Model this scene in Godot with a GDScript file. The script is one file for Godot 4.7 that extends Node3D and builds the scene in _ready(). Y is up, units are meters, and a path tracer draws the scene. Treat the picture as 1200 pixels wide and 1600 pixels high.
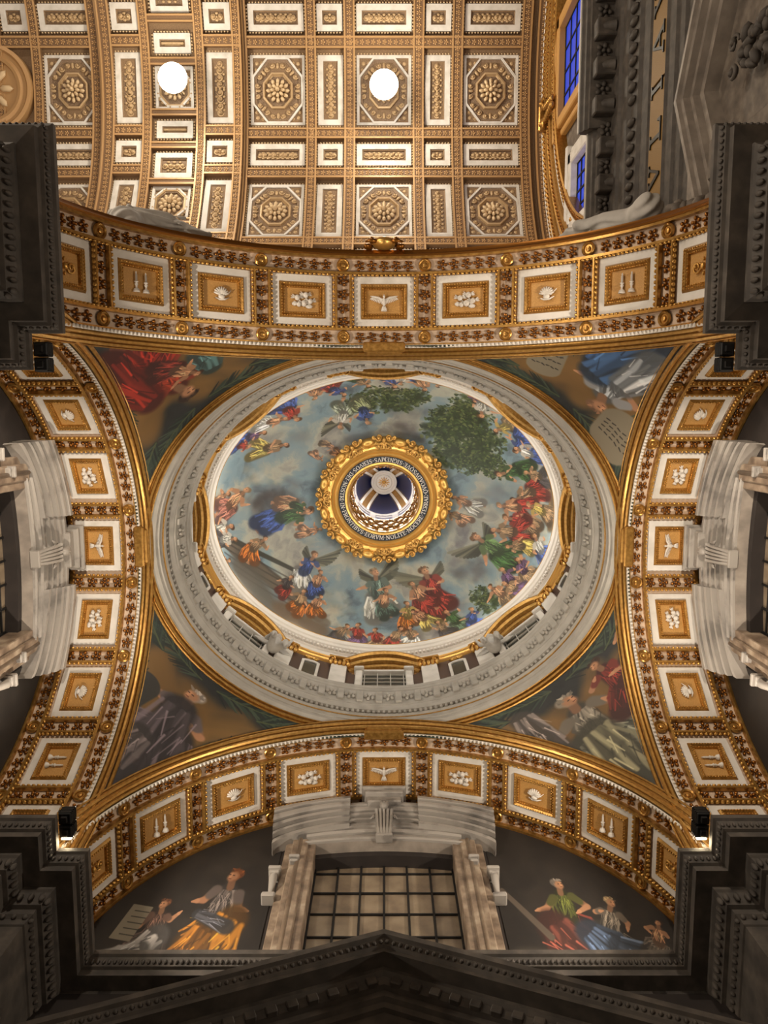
extends Node3D
# A domed aisle bay of a basilica seen from the floor. Model frame: X right, Y above the eye, Z towards the lunette wall.
const ZC := 3.38
const A1 := 6.62
const B1 := 5.32
const H1 := 20.5
const SP := 13.88
const DEEP := 2.28
const NR := 13.6
const NZ := -17.8
const NY := 30.4
var rng := RandomNumberGenerator.new()
var M := {}
var taken := {}

func V(x: float, y: float, z: float) -> Vector3:
	return Vector3(x, y + 1.6, -z)


const COVE := 5.0
const LANTERN := 4.5
const LAMP := 36.0
const LEDGE := 27.0
const FLOOD := 40.0
const NAVE_FILL := 190.0
const AISLE_FILL := 9.0
func _ready() -> void:
	rng.seed = 4711
	var cam := Camera3D.new()
	cam.name = "camera"
	add_child(cam)
	cam.position = Vector3(0, 1.6, 0)
	cam.rotation_degrees = Vector3(90.0 - 6.8, 0, 0)
	cam.fov = rad_to_deg(2.0 * atan(800.0 / 1200.0))
	cam.far = 300
	cam.current = true
	var env := Environment.new()
	env.background_mode = Environment.BG_COLOR
	env.background_color = Color(0.01, 0.02, 0.05)
	env.tonemap_mode = Environment.TONE_MAPPER_LINEAR
	env.tonemap_exposure = 1.0
	env.sdfgi_enabled = true
	env.ssao_enabled = true
	env.ssil_enabled = true
	var we := WorldEnvironment.new()
	we.name = "environment"
	we.environment = env
	add_child(we)
	make_materials()
	make_kit()
	make_hidden_lamps()
	# setting
	make_shell_walls()
	make_vault()
	make_end_wall()
	for id in [1, 2, 3]:
		make_lunette_wall(id)
	# the domed bay
	make_dome(dome_picture())
	make_drum()
	make_ring()
	make_lantern()
	for id in 4:
		make_arch(id)
	make_pendentive(-1, -1, "upper left pendentive painted with a red cloaked figure", pendentive_picture(0))
	make_pendentive(1, -1, "upper right pendentive painted with a blue and white robed figure and tablets", pendentive_picture(1))
	make_pendentive(-1, 1, "lower left pendentive painted with a grey robed old man", pendentive_picture(2))
	make_pendentive(1, 1, "lower right pendentive painted with a bearded man and red robed child", pendentive_picture(3))
	make_pier(-1, false, "dark pier with stepped cornice at the upper left")
	make_pier(1, false, "dark pier with stepped cornice at the upper right")
	make_pier(-1, true, "dark pier with stepped cornice at the lower left")
	make_pier(1, true, "dark pier with stepped cornice at the lower right")
	var be := thing("wall_entablature", "dark dentilled cornice running under the back lunette", "cornice", V(0, 12.0, 10.8))
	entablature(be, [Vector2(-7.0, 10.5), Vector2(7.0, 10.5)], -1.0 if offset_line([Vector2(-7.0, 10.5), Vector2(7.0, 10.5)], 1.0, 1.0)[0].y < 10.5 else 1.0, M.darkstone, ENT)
	make_pediment()
	make_window(1, "marble framed lunette window above the gabled pediment at the bottom")
	make_window(2, "marble framed lunette window at the left edge")
	make_window(3, "marble framed lunette window at the right edge")
	var lp := [picture(lunette_picture(0), 0.7), picture(lunette_picture(1), 0.7)]
	make_lunette_picture(1, -1, lp[0], "painted figures in orange and white robes left of the bottom window")
	make_lunette_picture(1, 1, lp[1], "painted figures in red and blue robes right of the bottom window")
	make_lunette_picture(2, -1, lp[1], "dim painted figure at the left edge below the left window")
	make_lunette_picture(3, 1, lp[0], "dim painted figure at the right edge below the right window")
	make_spandrel(-1, "grey draped stucco figure lying on the left shoulder of the nave arch")
	make_spandrel(1, "pale draped stucco figure lying on the right shoulder of the nave arch")
	make_arch_cartouche()
	make_putto(0, "white seated putto in the drum at the lower right")
	make_putto(1, "white seated putto in the drum at the lower left")
	make_lamps()
	make_floodlights()

# ---------------------------------------------------------------- shapes
class S:
	var st := SurfaceTool.new()
	var g := 0
	func _init() -> void:
		st.begin(Mesh.PRIMITIVE_TRIANGLES)
	func v(p: Vector3, uv: Vector2) -> void:
		st.set_uv(uv)
		st.add_vertex(p)
	func tri(a: Vector3, b: Vector3, c: Vector3, grp: int, ua := Vector2.ZERO, ub := Vector2.ZERO, uc := Vector2.ZERO) -> void:
		st.set_smooth_group(grp)
		v(a, ua)
		v(b, ub)
		v(c, uc)
	func quad(a: Vector3, b: Vector3, c: Vector3, d: Vector3, grp := -1) -> void:
		tri(a, b, c, grp)
		tri(a, c, d, grp)
	# rows of points, neighbours joined by quads; each strip its own smooth group unless soft
	func strips(rows: Array, soft := false, uvs: Array = []) -> void:
		g += 1
		for j in rows.size() - 1:
			if not soft:
				g += 1
			var r0 = rows[j]
			var r1 = rows[j + 1]
			for i in r0.size() - 1:
				if uvs.size():
					var u0 = uvs[j]
					var u1 = uvs[j + 1]
					tri(r0[i], r0[i + 1], r1[i + 1], g, u0[i], u0[i + 1], u1[i + 1])
					tri(r0[i], r1[i + 1], r1[i], g, u0[i], u1[i + 1], u1[i])
				else:
					tri(r0[i], r0[i + 1], r1[i + 1], g)
					tri(r0[i], r1[i + 1], r1[i], g)
	func ball(c: Vector3, r: Vector3, b := Basis(), nu := 8, nv := 6, from := 0.0, to := 1.0) -> void:
		var rows := []
		for j in nv + 1:
			var a := PI * lerpf(from, to, float(j) / nv)
			var row := PackedVector3Array()
			for i in nu + 1:
				var q := TAU * (i % nu) / nu
				row.append(c + b * Vector3(r.x * sin(a) * cos(q), r.y * cos(a), r.z * sin(a) * sin(q)))
			rows.append(row)
		strips(rows, true)
	func tube(pts: Array, rad: Array, n := 6, cap := true) -> void:
		var rows := []
		var up := Vector3(0.13, 0.21, 0.97)
		for k in pts.size():
			var t: Vector3 = (pts[mini(k + 1, pts.size() - 1)] - pts[maxi(k - 1, 0)]).normalized()
			if absf(t.dot(up)) > 0.95:
				up = Vector3(0.9, 0.3, 0.1)
			var s := t.cross(up).normalized()
			var w := s.cross(t)
			up = w
			var row := PackedVector3Array()
			for i in n + 1:
				var q := TAU * (i % n) / n
				row.append(pts[k] + (s * cos(q) + w * sin(q)) * rad[k])
			rows.append(row)
		strips(rows, true)
		if cap:
			for e in [0, rows.size() - 1]:
				for i in n:
					tri(pts[e], rows[e][i], rows[e][i + 1], g)
	# chamfered box
	func box(c: Vector3, s: Vector3, bev := 0.02, b := Basis()) -> void:
		var h := s / 2.0
		bev = minf(bev, minf(h.x, minf(h.y, h.z)) * 0.8)
		for ax in 3:
			for sg in [-1.0, 1.0]:
				var u := (ax + 1) % 3
				var w := (ax + 2) % 3
				var q := []
				for k in [[-1, -1], [1, -1], [1, 1], [-1, 1]]:
					var p := Vector3()
					p[ax] = sg * h[ax]
					p[u] = k[0] * (h[u] - bev)
					p[w] = k[1] * (h[w] - bev)
					q.append(c + b * p)
				if sg > 0:
					quad(q[0], q[1], q[2], q[3])
				else:
					quad(q[3], q[2], q[1], q[0])
		if bev < 0.004:
			return
		for ax in 3:
			var u := (ax + 1) % 3
			var w := (ax + 2) % 3
			for k in [[-1, -1], [1, -1], [1, 1], [-1, 1]]:
				var q := []
				for e in [-1, 1]:
					for m in 2:
						var p := Vector3()
						p[ax] = e * (h[ax] - bev)
						p[u] = k[0] * (h[u] - (bev if m == 0 else 0.0))
						p[w] = k[1] * (h[w] - (0.0 if m == 0 else bev))
						q.append(c + b * p)
				quad(q[0], q[1], q[3], q[2])
		for sx in [-1, 1]:
			for sy in [-1, 1]:
				for sz in [-1, 1]:
					var f := Vector3(sx, sy, sz)
					tri(c + b * (f * (h - Vector3(0, bev, bev))), c + b * (f * (h - Vector3(bev, 0, bev))), c + b * (f * (h - Vector3(bev, bev, 0))), -1)
	# rectangular (or n-gon) ring mould: steps of [half-x, half-z, y]; closed rings joined
	func rings(steps: Array, corners: Array, fill := false) -> void:
		var rows := []
		for s in steps:
			var row := PackedVector3Array()
			for k in corners.size() + 1:
				var c = corners[k % corners.size()]
				row.append(Vector3(c.x * s[0], s[2], c.y * s[1]))
			rows.append(row)
		for j in rows.size() - 1:
			for i in corners.size():
				quad(rows[j][i], rows[j][i + 1], rows[j + 1][i + 1], rows[j + 1][i])
		if fill:
			var last = rows[-1]
			var m := Vector3(0, steps[-1][2], 0)
			for i in corners.size():
				tri(m, last[i], last[i + 1], -1)
	func poly(pts: Array, uvs: Array = []) -> void:
		for i in range(1, pts.size() - 1):
			if uvs.size():
				tri(pts[0], pts[i], pts[i + 1], -1, uvs[0], uvs[i], uvs[i + 1])
			else:
				tri(pts[0], pts[i], pts[i + 1], -1)
	func done() -> ArrayMesh:
		st.generate_normals()
		st.index()
		return st.commit()

const SQ := [Vector2(-1, -1), Vector2(1, -1), Vector2(1, 1), Vector2(-1, 1)]
const OC := [Vector2(-0.42, -1), Vector2(0.42, -1), Vector2(1, -0.42), Vector2(1, 0.42), Vector2(0.42, 1), Vector2(-0.42, 1), Vector2(-1, 0.42), Vector2(-1, -0.42)]

# ---------------------------------------------------------------- nodes
func numbered(n: String) -> String:
	if not taken.has(n):
		taken[n] = 0
		return n
	taken[n] += 1
	return "%s_%03d" % [n, taken[n]]

func tag(o: Node, label: String, category: String, group := "", kind := "") -> void:
	o.set_meta("label", label)
	o.set_meta("category", category)
	if group:
		o.set_meta("group", group)
	if kind:
		o.set_meta("kind", kind)

func thing(called: String, label: String, category: String, at := Vector3.ZERO, group := "", kind := "") -> Node3D:
	var o := Node3D.new()
	o.name = numbered(called)
	add_child(o)
	o.position = at
	tag(o, label, category, group, kind)
	return o

# a mesh placed by its transform in the place, whatever its parent's
func part(called: String, mesh: Mesh, mat: Material, parent: Node3D, xf := Transform3D(), stuff := false) -> MeshInstance3D:
	var o := MeshInstance3D.new()
	o.name = called
	o.mesh = mesh
	o.material_override = mat
	parent.add_child(o, true)
	o.transform = parent.global_transform.affine_inverse() * xf
	if stuff:
		o.set_meta("kind", "stuff")
	return o

func group_part(called: String, parent: Node3D, xf: Transform3D) -> Node3D:
	var o := Node3D.new()
	o.name = called
	parent.add_child(o, true)
	o.transform = parent.global_transform.affine_inverse() * xf
	return o

func many(called: String, mesh: Mesh, mat: Material, parent: Node3D, where: Array) -> void:
	var mm := MultiMesh.new()
	mm.transform_format = MultiMesh.TRANSFORM_3D
	mm.mesh = mesh
	mm.instance_count = where.size()
	for i in where.size():
		mm.set_instance_transform(i, where[i])
	var o := MultiMeshInstance3D.new()
	o.name = called
	o.multimesh = mm
	o.material_override = mat
	parent.add_child(o, true)
	o.transform = parent.global_transform.affine_inverse()
	o.set_meta("kind", "stuff")

func alone(called: String, mesh: Mesh, mat: Material, label: String, category: String, group := "", kind := "", xf := Transform3D()) -> MeshInstance3D:
	var o := MeshInstance3D.new()
	o.name = numbered(called)
	o.mesh = mesh
	o.material_override = mat
	add_child(o)
	o.transform = xf
	tag(o, label, category, group, kind)
	return o

# ---------------------------------------------------------------- materials
func mat(c: Color, rough := 0.6, metal := 0.0) -> StandardMaterial3D:
	var m := StandardMaterial3D.new()
	m.albedo_color = c
	m.roughness = rough
	m.metallic = metal
	m.cull_mode = BaseMaterial3D.CULL_DISABLED
	return m

func noisy(c0: Color, c1: Color, c2: Color, freq: float, scale: float, rough := 0.6, metal := 0.0, ridged := false, sd := 1, bump := 0.0) -> StandardMaterial3D:
	var n := FastNoiseLite.new()
	n.seed = sd
	n.frequency = freq
	n.fractal_octaves = 5
	if ridged:
		n.fractal_type = FastNoiseLite.FRACTAL_RIDGED
		n.domain_warp_enabled = true
		n.domain_warp_amplitude = 40.0
		n.domain_warp_frequency = 0.01
	var t := NoiseTexture2D.new()
	t.width = 512
	t.height = 512
	t.seamless = true
	t.noise = n
	var r := Gradient.new()
	r.offsets = PackedFloat32Array([0.0, 0.55 if not ridged else 0.62, 1.0])
	r.colors = PackedColorArray([c0, c1, c2])
	t.color_ramp = r
	var m := mat(Color.WHITE, rough, metal)
	m.albedo_texture = t
	m.uv1_triplanar = true
	m.uv1_world_triplanar = true
	m.uv1_scale = Vector3.ONE * scale
	if bump > 0.0:
		m.heightmap_enabled = true
		m.heightmap_scale = bump
		m.heightmap_texture = t
	return m

func picture(im: Image, rough := 0.55) -> StandardMaterial3D:
	var m := mat(Color.WHITE, rough)
	m.albedo_texture = ImageTexture.create_from_image(im)
	m.texture_repeat = false
	return m

func make_materials() -> void:
	M.gold = noisy(Color(0.56, 0.405, 0.195), Color(0.70, 0.53, 0.275), Color(0.80, 0.63, 0.36), 0.02, 0.7, 0.33, 0.75)
	M.greymarble = noisy(Color(0.40, 0.37, 0.34), Color(0.52, 0.48, 0.44), Color(0.62, 0.58, 0.53), 0.01, 0.3, 0.55, 0.0, false, 15)
	M.gold_bright = mat(Color(0.80, 0.62, 0.33), 0.32, 0.75)
	M.bronze = mat(Color(0.52, 0.33, 0.12), 0.32, 0.8)
	M.gold_flat = noisy(Color(0.64, 0.47, 0.24), Color(0.72, 0.54, 0.29), Color(0.79, 0.61, 0.36), 0.05, 1.0, 0.6, 0.1)
	M.gold_mosaic = noisy(Color(0.46, 0.34, 0.15), Color(0.54, 0.41, 0.19), Color(0.60, 0.47, 0.24), 0.05, 1.0, 0.6, 0.1)
	M.vaultrib = noisy(Color(0.36, 0.26, 0.18), Color(0.46, 0.35, 0.24), Color(0.58, 0.46, 0.33), 0.05, 1.0, 0.6, 0.15)
	M.stucco = mat(Color(0.80, 0.77, 0.73), 0.65)
	M.ground = mat(Color(0.76, 0.67, 0.58), 0.7)
	M.white = noisy(Color(0.74, 0.72, 0.68), Color(0.82, 0.80, 0.77), Color(0.86, 0.84, 0.81), 0.01, 0.3, 0.55)
	M.ringstone = noisy(Color(0.58, 0.565, 0.53), Color(0.655, 0.635, 0.60), Color(0.71, 0.69, 0.66), 0.012, 0.3, 0.6)
	M.marble = noisy(Color(0.63, 0.605, 0.575), Color(0.60, 0.575, 0.545), Color(0.30, 0.285, 0.275), 0.005, 0.13, 0.42, 0.0, true, 7)
	M.brownmarble = noisy(Color(0.34, 0.28, 0.23), Color(0.52, 0.45, 0.38), Color(0.68, 0.62, 0.54), 0.01, 0.35, 0.45, 0.0, false, 9)
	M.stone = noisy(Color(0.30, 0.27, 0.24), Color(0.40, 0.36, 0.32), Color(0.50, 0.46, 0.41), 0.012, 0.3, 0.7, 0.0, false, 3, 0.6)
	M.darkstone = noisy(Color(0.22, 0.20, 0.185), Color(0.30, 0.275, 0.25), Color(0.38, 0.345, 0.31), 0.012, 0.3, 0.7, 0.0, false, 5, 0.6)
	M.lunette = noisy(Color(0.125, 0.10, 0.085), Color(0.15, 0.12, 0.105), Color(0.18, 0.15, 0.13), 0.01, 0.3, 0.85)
	M.brownpanel = mat(Color(0.30, 0.23, 0.20), 0.5)
	M.vaultground = noisy(Color(0.36, 0.28, 0.20), Color(0.50, 0.40, 0.29), Color(0.64, 0.53, 0.40), 0.05, 0.8, 0.65, 0.1, false, 4, 3.0)
	M.vaultpanel = noisy(Color(0.34, 0.27, 0.20), Color(0.50, 0.41, 0.32), Color(0.66, 0.56, 0.45), 0.045, 0.7, 0.65, 0.1, false, 6, 4.0)
	M.vaultrelief = mat(Color(0.70, 0.59, 0.44), 0.45, 0.2)
	M.vaultrose = mat(Color(0.80, 0.70, 0.55), 0.5, 0.1)
	M.vaultline = mat(Color(0.70, 0.55, 0.37), 0.45, 0.25)
	M.black = mat(Color(0.02, 0.02, 0.022), 0.5)
	M.iron = mat(Color(0.10, 0.09, 0.085), 0.6, 0.3)
	M.pane = noisy(Color(0.42, 0.36, 0.30), Color(0.52, 0.46, 0.38), Color(0.58, 0.52, 0.44), 0.01, 0.25, 0.35, 0.0, false, 12)
	M.darkpane = mat(Color(0.16, 0.18, 0.16), 0.25)
	M.bluemosaic = mat(Color(0.06, 0.08, 0.22), 0.5)
	M.inkblue = mat(Color(0.07, 0.10, 0.15), 0.5)
	M.floor = noisy(Color(0.45, 0.40, 0.35), Color(0.58, 0.53, 0.47), Color(0.66, 0.61, 0.56), 0.01, 0.2, 0.4)
	M.statue = noisy(Color(0.62, 0.60, 0.57), Color(0.70, 0.68, 0.65), Color(0.76, 0.74, 0.71), 0.01, 0.5, 0.7)
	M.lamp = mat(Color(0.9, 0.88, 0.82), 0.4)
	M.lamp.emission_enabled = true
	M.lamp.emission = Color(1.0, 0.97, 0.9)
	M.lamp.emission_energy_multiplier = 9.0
	M.bluepane = mat(Color(0.05, 0.09, 0.3), 0.3)
	M.bluepane.emission_enabled = true
	M.bluepane.emission = Color(0.16, 0.30, 0.85)
	M.bluepane.emission_energy_multiplier = 0.75
	M.daypane = mat(Color(0.6, 0.62, 0.7), 0.4)
	M.daypane.emission_enabled = true
	M.daypane.emission = Color(0.8, 0.84, 1.0)
	M.daypane.emission_energy_multiplier = 0.9

# ---------------------------------------------------------------- painting (flat mosaics)
class Canvas:
	var w: int
	var h: int
	var b := PackedByteArray()
	var rng: RandomNumberGenerator
	func _init(ww: int, hh: int, r: RandomNumberGenerator) -> void:
		w = ww
		h = hh
		rng = r
		b.resize(w * h * 3)
	func clouds(cols: Array, freq: float, sd: int) -> void:
		var n := FastNoiseLite.new()
		n.seed = sd
		n.frequency = freq
		n.fractal_octaves = 4
		n.domain_warp_enabled = true
		n.domain_warp_amplitude = 30.0 * 0.02 / freq
		n.domain_warp_frequency = freq
		var d := n.get_image(w, h).get_data()
		var lut := PackedByteArray()
		for i in 256:
			var f := i / 255.0 * (cols.size() - 1)
			var k := mini(int(f), cols.size() - 2)
			var c: Color = cols[k].lerp(cols[k + 1], f - k)
			lut.append_array([int(c.r * 255), int(c.g * 255), int(c.b * 255)])
		for i in w * h:
			var l := d[i] * 3
			b[i * 3] = lut[l]
			b[i * 3 + 1] = lut[l + 1]
			b[i * 3 + 2] = lut[l + 2]
	func stroke(p: Vector2, q: Vector2, r0: float, r1: float, c: Color, a := 1.0, soft := 0.35) -> void:
		var m := maxf(r0, r1)
		var x0 := maxi(0, int(minf(p.x, q.x) - m))
		var x1 := mini(w - 1, int(maxf(p.x, q.x) + m) + 1)
		var y0 := maxi(0, int(minf(p.y, q.y) - m))
		var y1 := mini(h - 1, int(maxf(p.y, q.y) + m) + 1)
		var d := q - p
		var l2 := maxf(d.length_squared(), 0.001)
		var cr := c.r * 255.0
		var cg := c.g * 255.0
		var cb := c.b * 255.0
		for y in range(y0, y1 + 1):
			for x in range(x0, x1 + 1):
				var e := Vector2(x, y) - p
				var t := clampf(e.dot(d) / l2, 0.0, 1.0)
				var r := r0 + (r1 - r0) * t
				var k := (r - (e - d * t).length()) / maxf(r * soft, 0.7)
				if k > 0.0:
					k = minf(k, 1.0) * a
					var i := (y * w + x) * 3
					b[i] = int(b[i] + (cr - b[i]) * k)
					b[i + 1] = int(b[i + 1] + (cg - b[i + 1]) * k)
					b[i + 2] = int(b[i + 2] + (cb - b[i + 2]) * k)
	func j(s: float) -> float:
		return rng.randf_range(-s, s)
	func tone(c: Color, f: float) -> Color:
		return Color(minf(c.r * f, 1.0), minf(c.g * f, 1.0), minf(c.b * f, 1.0))
	# cloth: a spray of folds from a to b
	func cloth(a: Vector2, e: Vector2, wd: float, c: Color, n := 7) -> void:
		var d := e - a
		var s := d.orthogonal().normalized()
		stroke(a, e, wd * 0.8, wd * 1.05, tone(c, 0.5), 0.9, 0.3)
		for k in n:
			var o := lerpf(-1, 1, (k + 0.5) / n)
			var p := a + s * (o * wd * 0.6 + j(wd * 0.15))
			var q := e + s * (o * wd * 0.95 + j(wd * 0.25)) - d * rng.randf_range(0.0, 0.18)
			var f := [0.7, 1.25, 0.9, 1.45, 0.6, 1.1][rng.randi() % 6] as float
			var m := (p + q) / 2 + s * j(wd * 0.35)
			var ww := wd * rng.randf_range(0.13, 0.3) * sqrt(7.0 / n)
			stroke(p, m, ww * 0.7, ww, tone(c, f), 0.85, 0.6)
			stroke(m, q, ww, ww * 0.5, tone(c, f * 0.95), 0.85, 0.6)
		for k in n:
			var p := a + s * j(wd * 0.8) + d * rng.randf_range(0.05, 0.6)
			var q := p + d * rng.randf_range(0.15, 0.4) + s * j(wd * 0.5)
			stroke(p, q, wd * 0.05, wd * 0.02, tone(c, [0.38, 0.5, 1.6, 1.9][rng.randi() % 4]), 0.7, 0.8)
		for k in 3:
			var p := a + s * j(wd * 0.6) + d * rng.randf_range(0.1, 0.6)
			stroke(p, p + d * 0.3 + s * j(wd * 0.3), wd * 0.07, wd * 0.03, tone(c, 1.75), 0.8, 0.7)
	# a robed person; up is the way the head points
	func person(o: Vector2, up: float, s: float, robe: Color, top: Color, hair := Color(0.22, 0.14, 0.09), wing := 0, skin := Color(0.72, 0.52, 0.38)) -> void:
		var u := Vector2(cos(up), sin(up))
		var r := u.orthogonal() * (1.0 if rng.randf() < 0.5 else -1.0)
		var hip := o - u * s * 0.05
		var chest := o + u * s * 0.2 + r * s * 0.05
		stroke(hip - u * s * 0.35 - r * s * 0.1, chest, s * 0.36, s * 0.22, Color(0.16, 0.14, 0.13), 0.35, 1.0)
		if wing:
			for k in 9:
				var a := up + (0.75 + k * 0.085) * (1 if wing == 1 else -1)
				var l := s * (0.72 - k * 0.05)
				var wc := tone(Color(0.36, 0.35, 0.28), rng.randf_range(0.55, 1.4))
				stroke(chest, chest + Vector2(cos(a), sin(a)) * l, s * 0.075, s * 0.03, wc, 0.85)
				if k < 5:
					stroke(chest, chest + Vector2(cos(up * 2 - a + 0.2), sin(up * 2 - a + 0.2)) * l * 0.6, s * 0.07, s * 0.028, tone(wc, 0.75), 0.8)
		var knee := hip - u * s * rng.randf_range(0.12, 0.3) + r * s * rng.randf_range(0.1, 0.32)
		var foot := knee - u * s * rng.randf_range(0.25, 0.4) - r * s * rng.randf_range(0.05, 0.3)
		stroke(knee, foot, s * 0.07, s * 0.045, skin, 1.0)
		stroke(foot, foot + r * s * 0.08, s * 0.045, s * 0.03, tone(skin, 0.85), 1.0)
		var nf := 7 + int(s / 20.0)
		cloth(hip, knee - u * s * 0.15, s * 0.2, robe, nf)
		cloth(hip - r * s * 0.12, hip - u * s * 0.48 - r * s * rng.randf_range(0.0, 0.3), s * 0.19, robe, nf)
		cloth(chest + u * s * 0.06, hip, s * 0.15, top, nf)
		for e in [-1.0, 1.0]:
			var sh: Vector2 = chest + r * s * 0.13 * e + u * s * 0.04
			var el: Vector2 = sh + r * e * s * rng.randf_range(0.04, 0.15) - u * s * rng.randf_range(0.04, 0.18)
			var ha: Vector2 = el + u * s * rng.randf_range(-0.1, 0.12) + r * e * s * rng.randf_range(-0.18, 0.14)
			stroke(sh, el, s * 0.062, s * 0.05, tone(skin, 0.78), 1.0)
			stroke(el, ha, s * 0.05, s * 0.032, skin, 1.0)
			stroke(sh, sh.lerp(el, 0.5), s * 0.075, s * 0.06, tone(top, 0.9), 0.9)
			stroke(ha, ha + (ha - el).normalized() * s * 0.05, s * 0.034, s * 0.015, tone(skin, 1.1), 1.0)
		var hd := chest + u * s * 0.23 + r * s * 0.03
		stroke(chest + u * s * 0.1, hd, s * 0.05, s * 0.05, tone(skin, 0.75))
		stroke(hd - r * s * 0.02 + u * s * 0.02, hd + u * s * 0.04 - r * s * 0.05, s * 0.082, s * 0.07, hair)
		stroke(hd, hd + r * s * 0.015 - u * s * 0.02, s * 0.078, s * 0.06, skin, 1.0, 0.5)
		stroke(hd + r * s * 0.03 + u * s * 0.02, hd + r * s * 0.035 - u * s * 0.03, s * 0.03, s * 0.02, tone(skin, 1.22), 0.9, 0.8)
		stroke(hd - r * s * 0.005 + u * s * 0.012, hd + r * s * 0.012 + u * s * 0.012, s * 0.008, s * 0.006, Color(0.2, 0.13, 0.1), 0.8)
		stroke(hd + r * s * 0.038 + u * s * 0.012, hd + r * s * 0.05 + u * s * 0.012, s * 0.008, s * 0.006, Color(0.2, 0.13, 0.1), 0.8)
		if s > 150.0:
			stroke(hd + r * s * 0.015 - u * s * 0.035, hd + r * s * 0.04 - u * s * 0.035, s * 0.007, s * 0.006, Color(0.40, 0.20, 0.16), 0.8)
			for k in 12:
				var a := rng.randf_range(0.2, 2.6)
				var p := hd + (u * sin(a) + r * cos(a) * -1.0) * s * 0.085
				stroke(p, p + Vector2(j(s * 0.03), j(s * 0.03)), s * 0.018, s * 0.008, tone(hair, rng.randf_range(0.7, 1.5)), 0.8)
	func puff(o: Vector2, s: float, c: Color) -> void:
		for k in 16:
			var p := o + Vector2(j(s), j(s * 0.7))
			stroke(p, p + Vector2(j(s * 0.4), j(s * 0.3)), s * rng.randf_range(0.25, 0.6), s * 0.3, tone(c, rng.randf_range(0.75, 1.2)), 0.3, 1.0)
	func leaves(o: Vector2, s: float, n := 130) -> void:
		for k in 14:
			var a := rng.randf() * TAU
			var p := o + Vector2(cos(a), sin(a)) * s * 0.75 * sqrt(rng.randf())
			stroke(p, p + Vector2(j(s * 0.3), j(s * 0.3)), s * 0.3, s * 0.22, tone(Color(0.16, 0.21, 0.12), rng.randf_range(0.8, 1.3)), 0.75, 0.7)
		for k in n:
			var a := rng.randf() * TAU
			var p := o + Vector2(cos(a), sin(a)) * s * sqrt(rng.randf())
			var c: Color = [Color(0.12, 0.18, 0.09), Color(0.20, 0.27, 0.13), Color(0.30, 0.36, 0.19), Color(0.40, 0.43, 0.25), Color(0.16, 0.20, 0.14)][rng.randi() % 5]
			stroke(p, p + Vector2(j(s * 0.13), j(s * 0.13)), s * 0.085, s * 0.04, c, 0.85)
	func palm(a: Vector2, e: Vector2, s: float) -> void:
		var d := e - a
		var side := d.orthogonal().normalized()
		for k in 26:
			var p := a + d * (k / 26.0)
			for sg in [-1, 1]:
				var c: Color = [Color(0.12, 0.17, 0.14), Color(0.18, 0.24, 0.20), Color(0.26, 0.31, 0.25), Color(0.08, 0.11, 0.10)][rng.randi() % 4]
				stroke(p, p + d.normalized() * s * 1.1 + side * sg * s * rng.randf_range(0.5, 1.1), s * 0.13, s * 0.04, c, 0.9)
		stroke(a, e, s * 0.09, s * 0.05, Color(0.3, 0.33, 0.22), 0.9)
	func image(dim := 1.0) -> Image:
		for i in b.size():
			b[i] = int(b[i] * dim)
		return Image.create_from_data(w, h, false, Image.FORMAT_RGB8, b)

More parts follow.
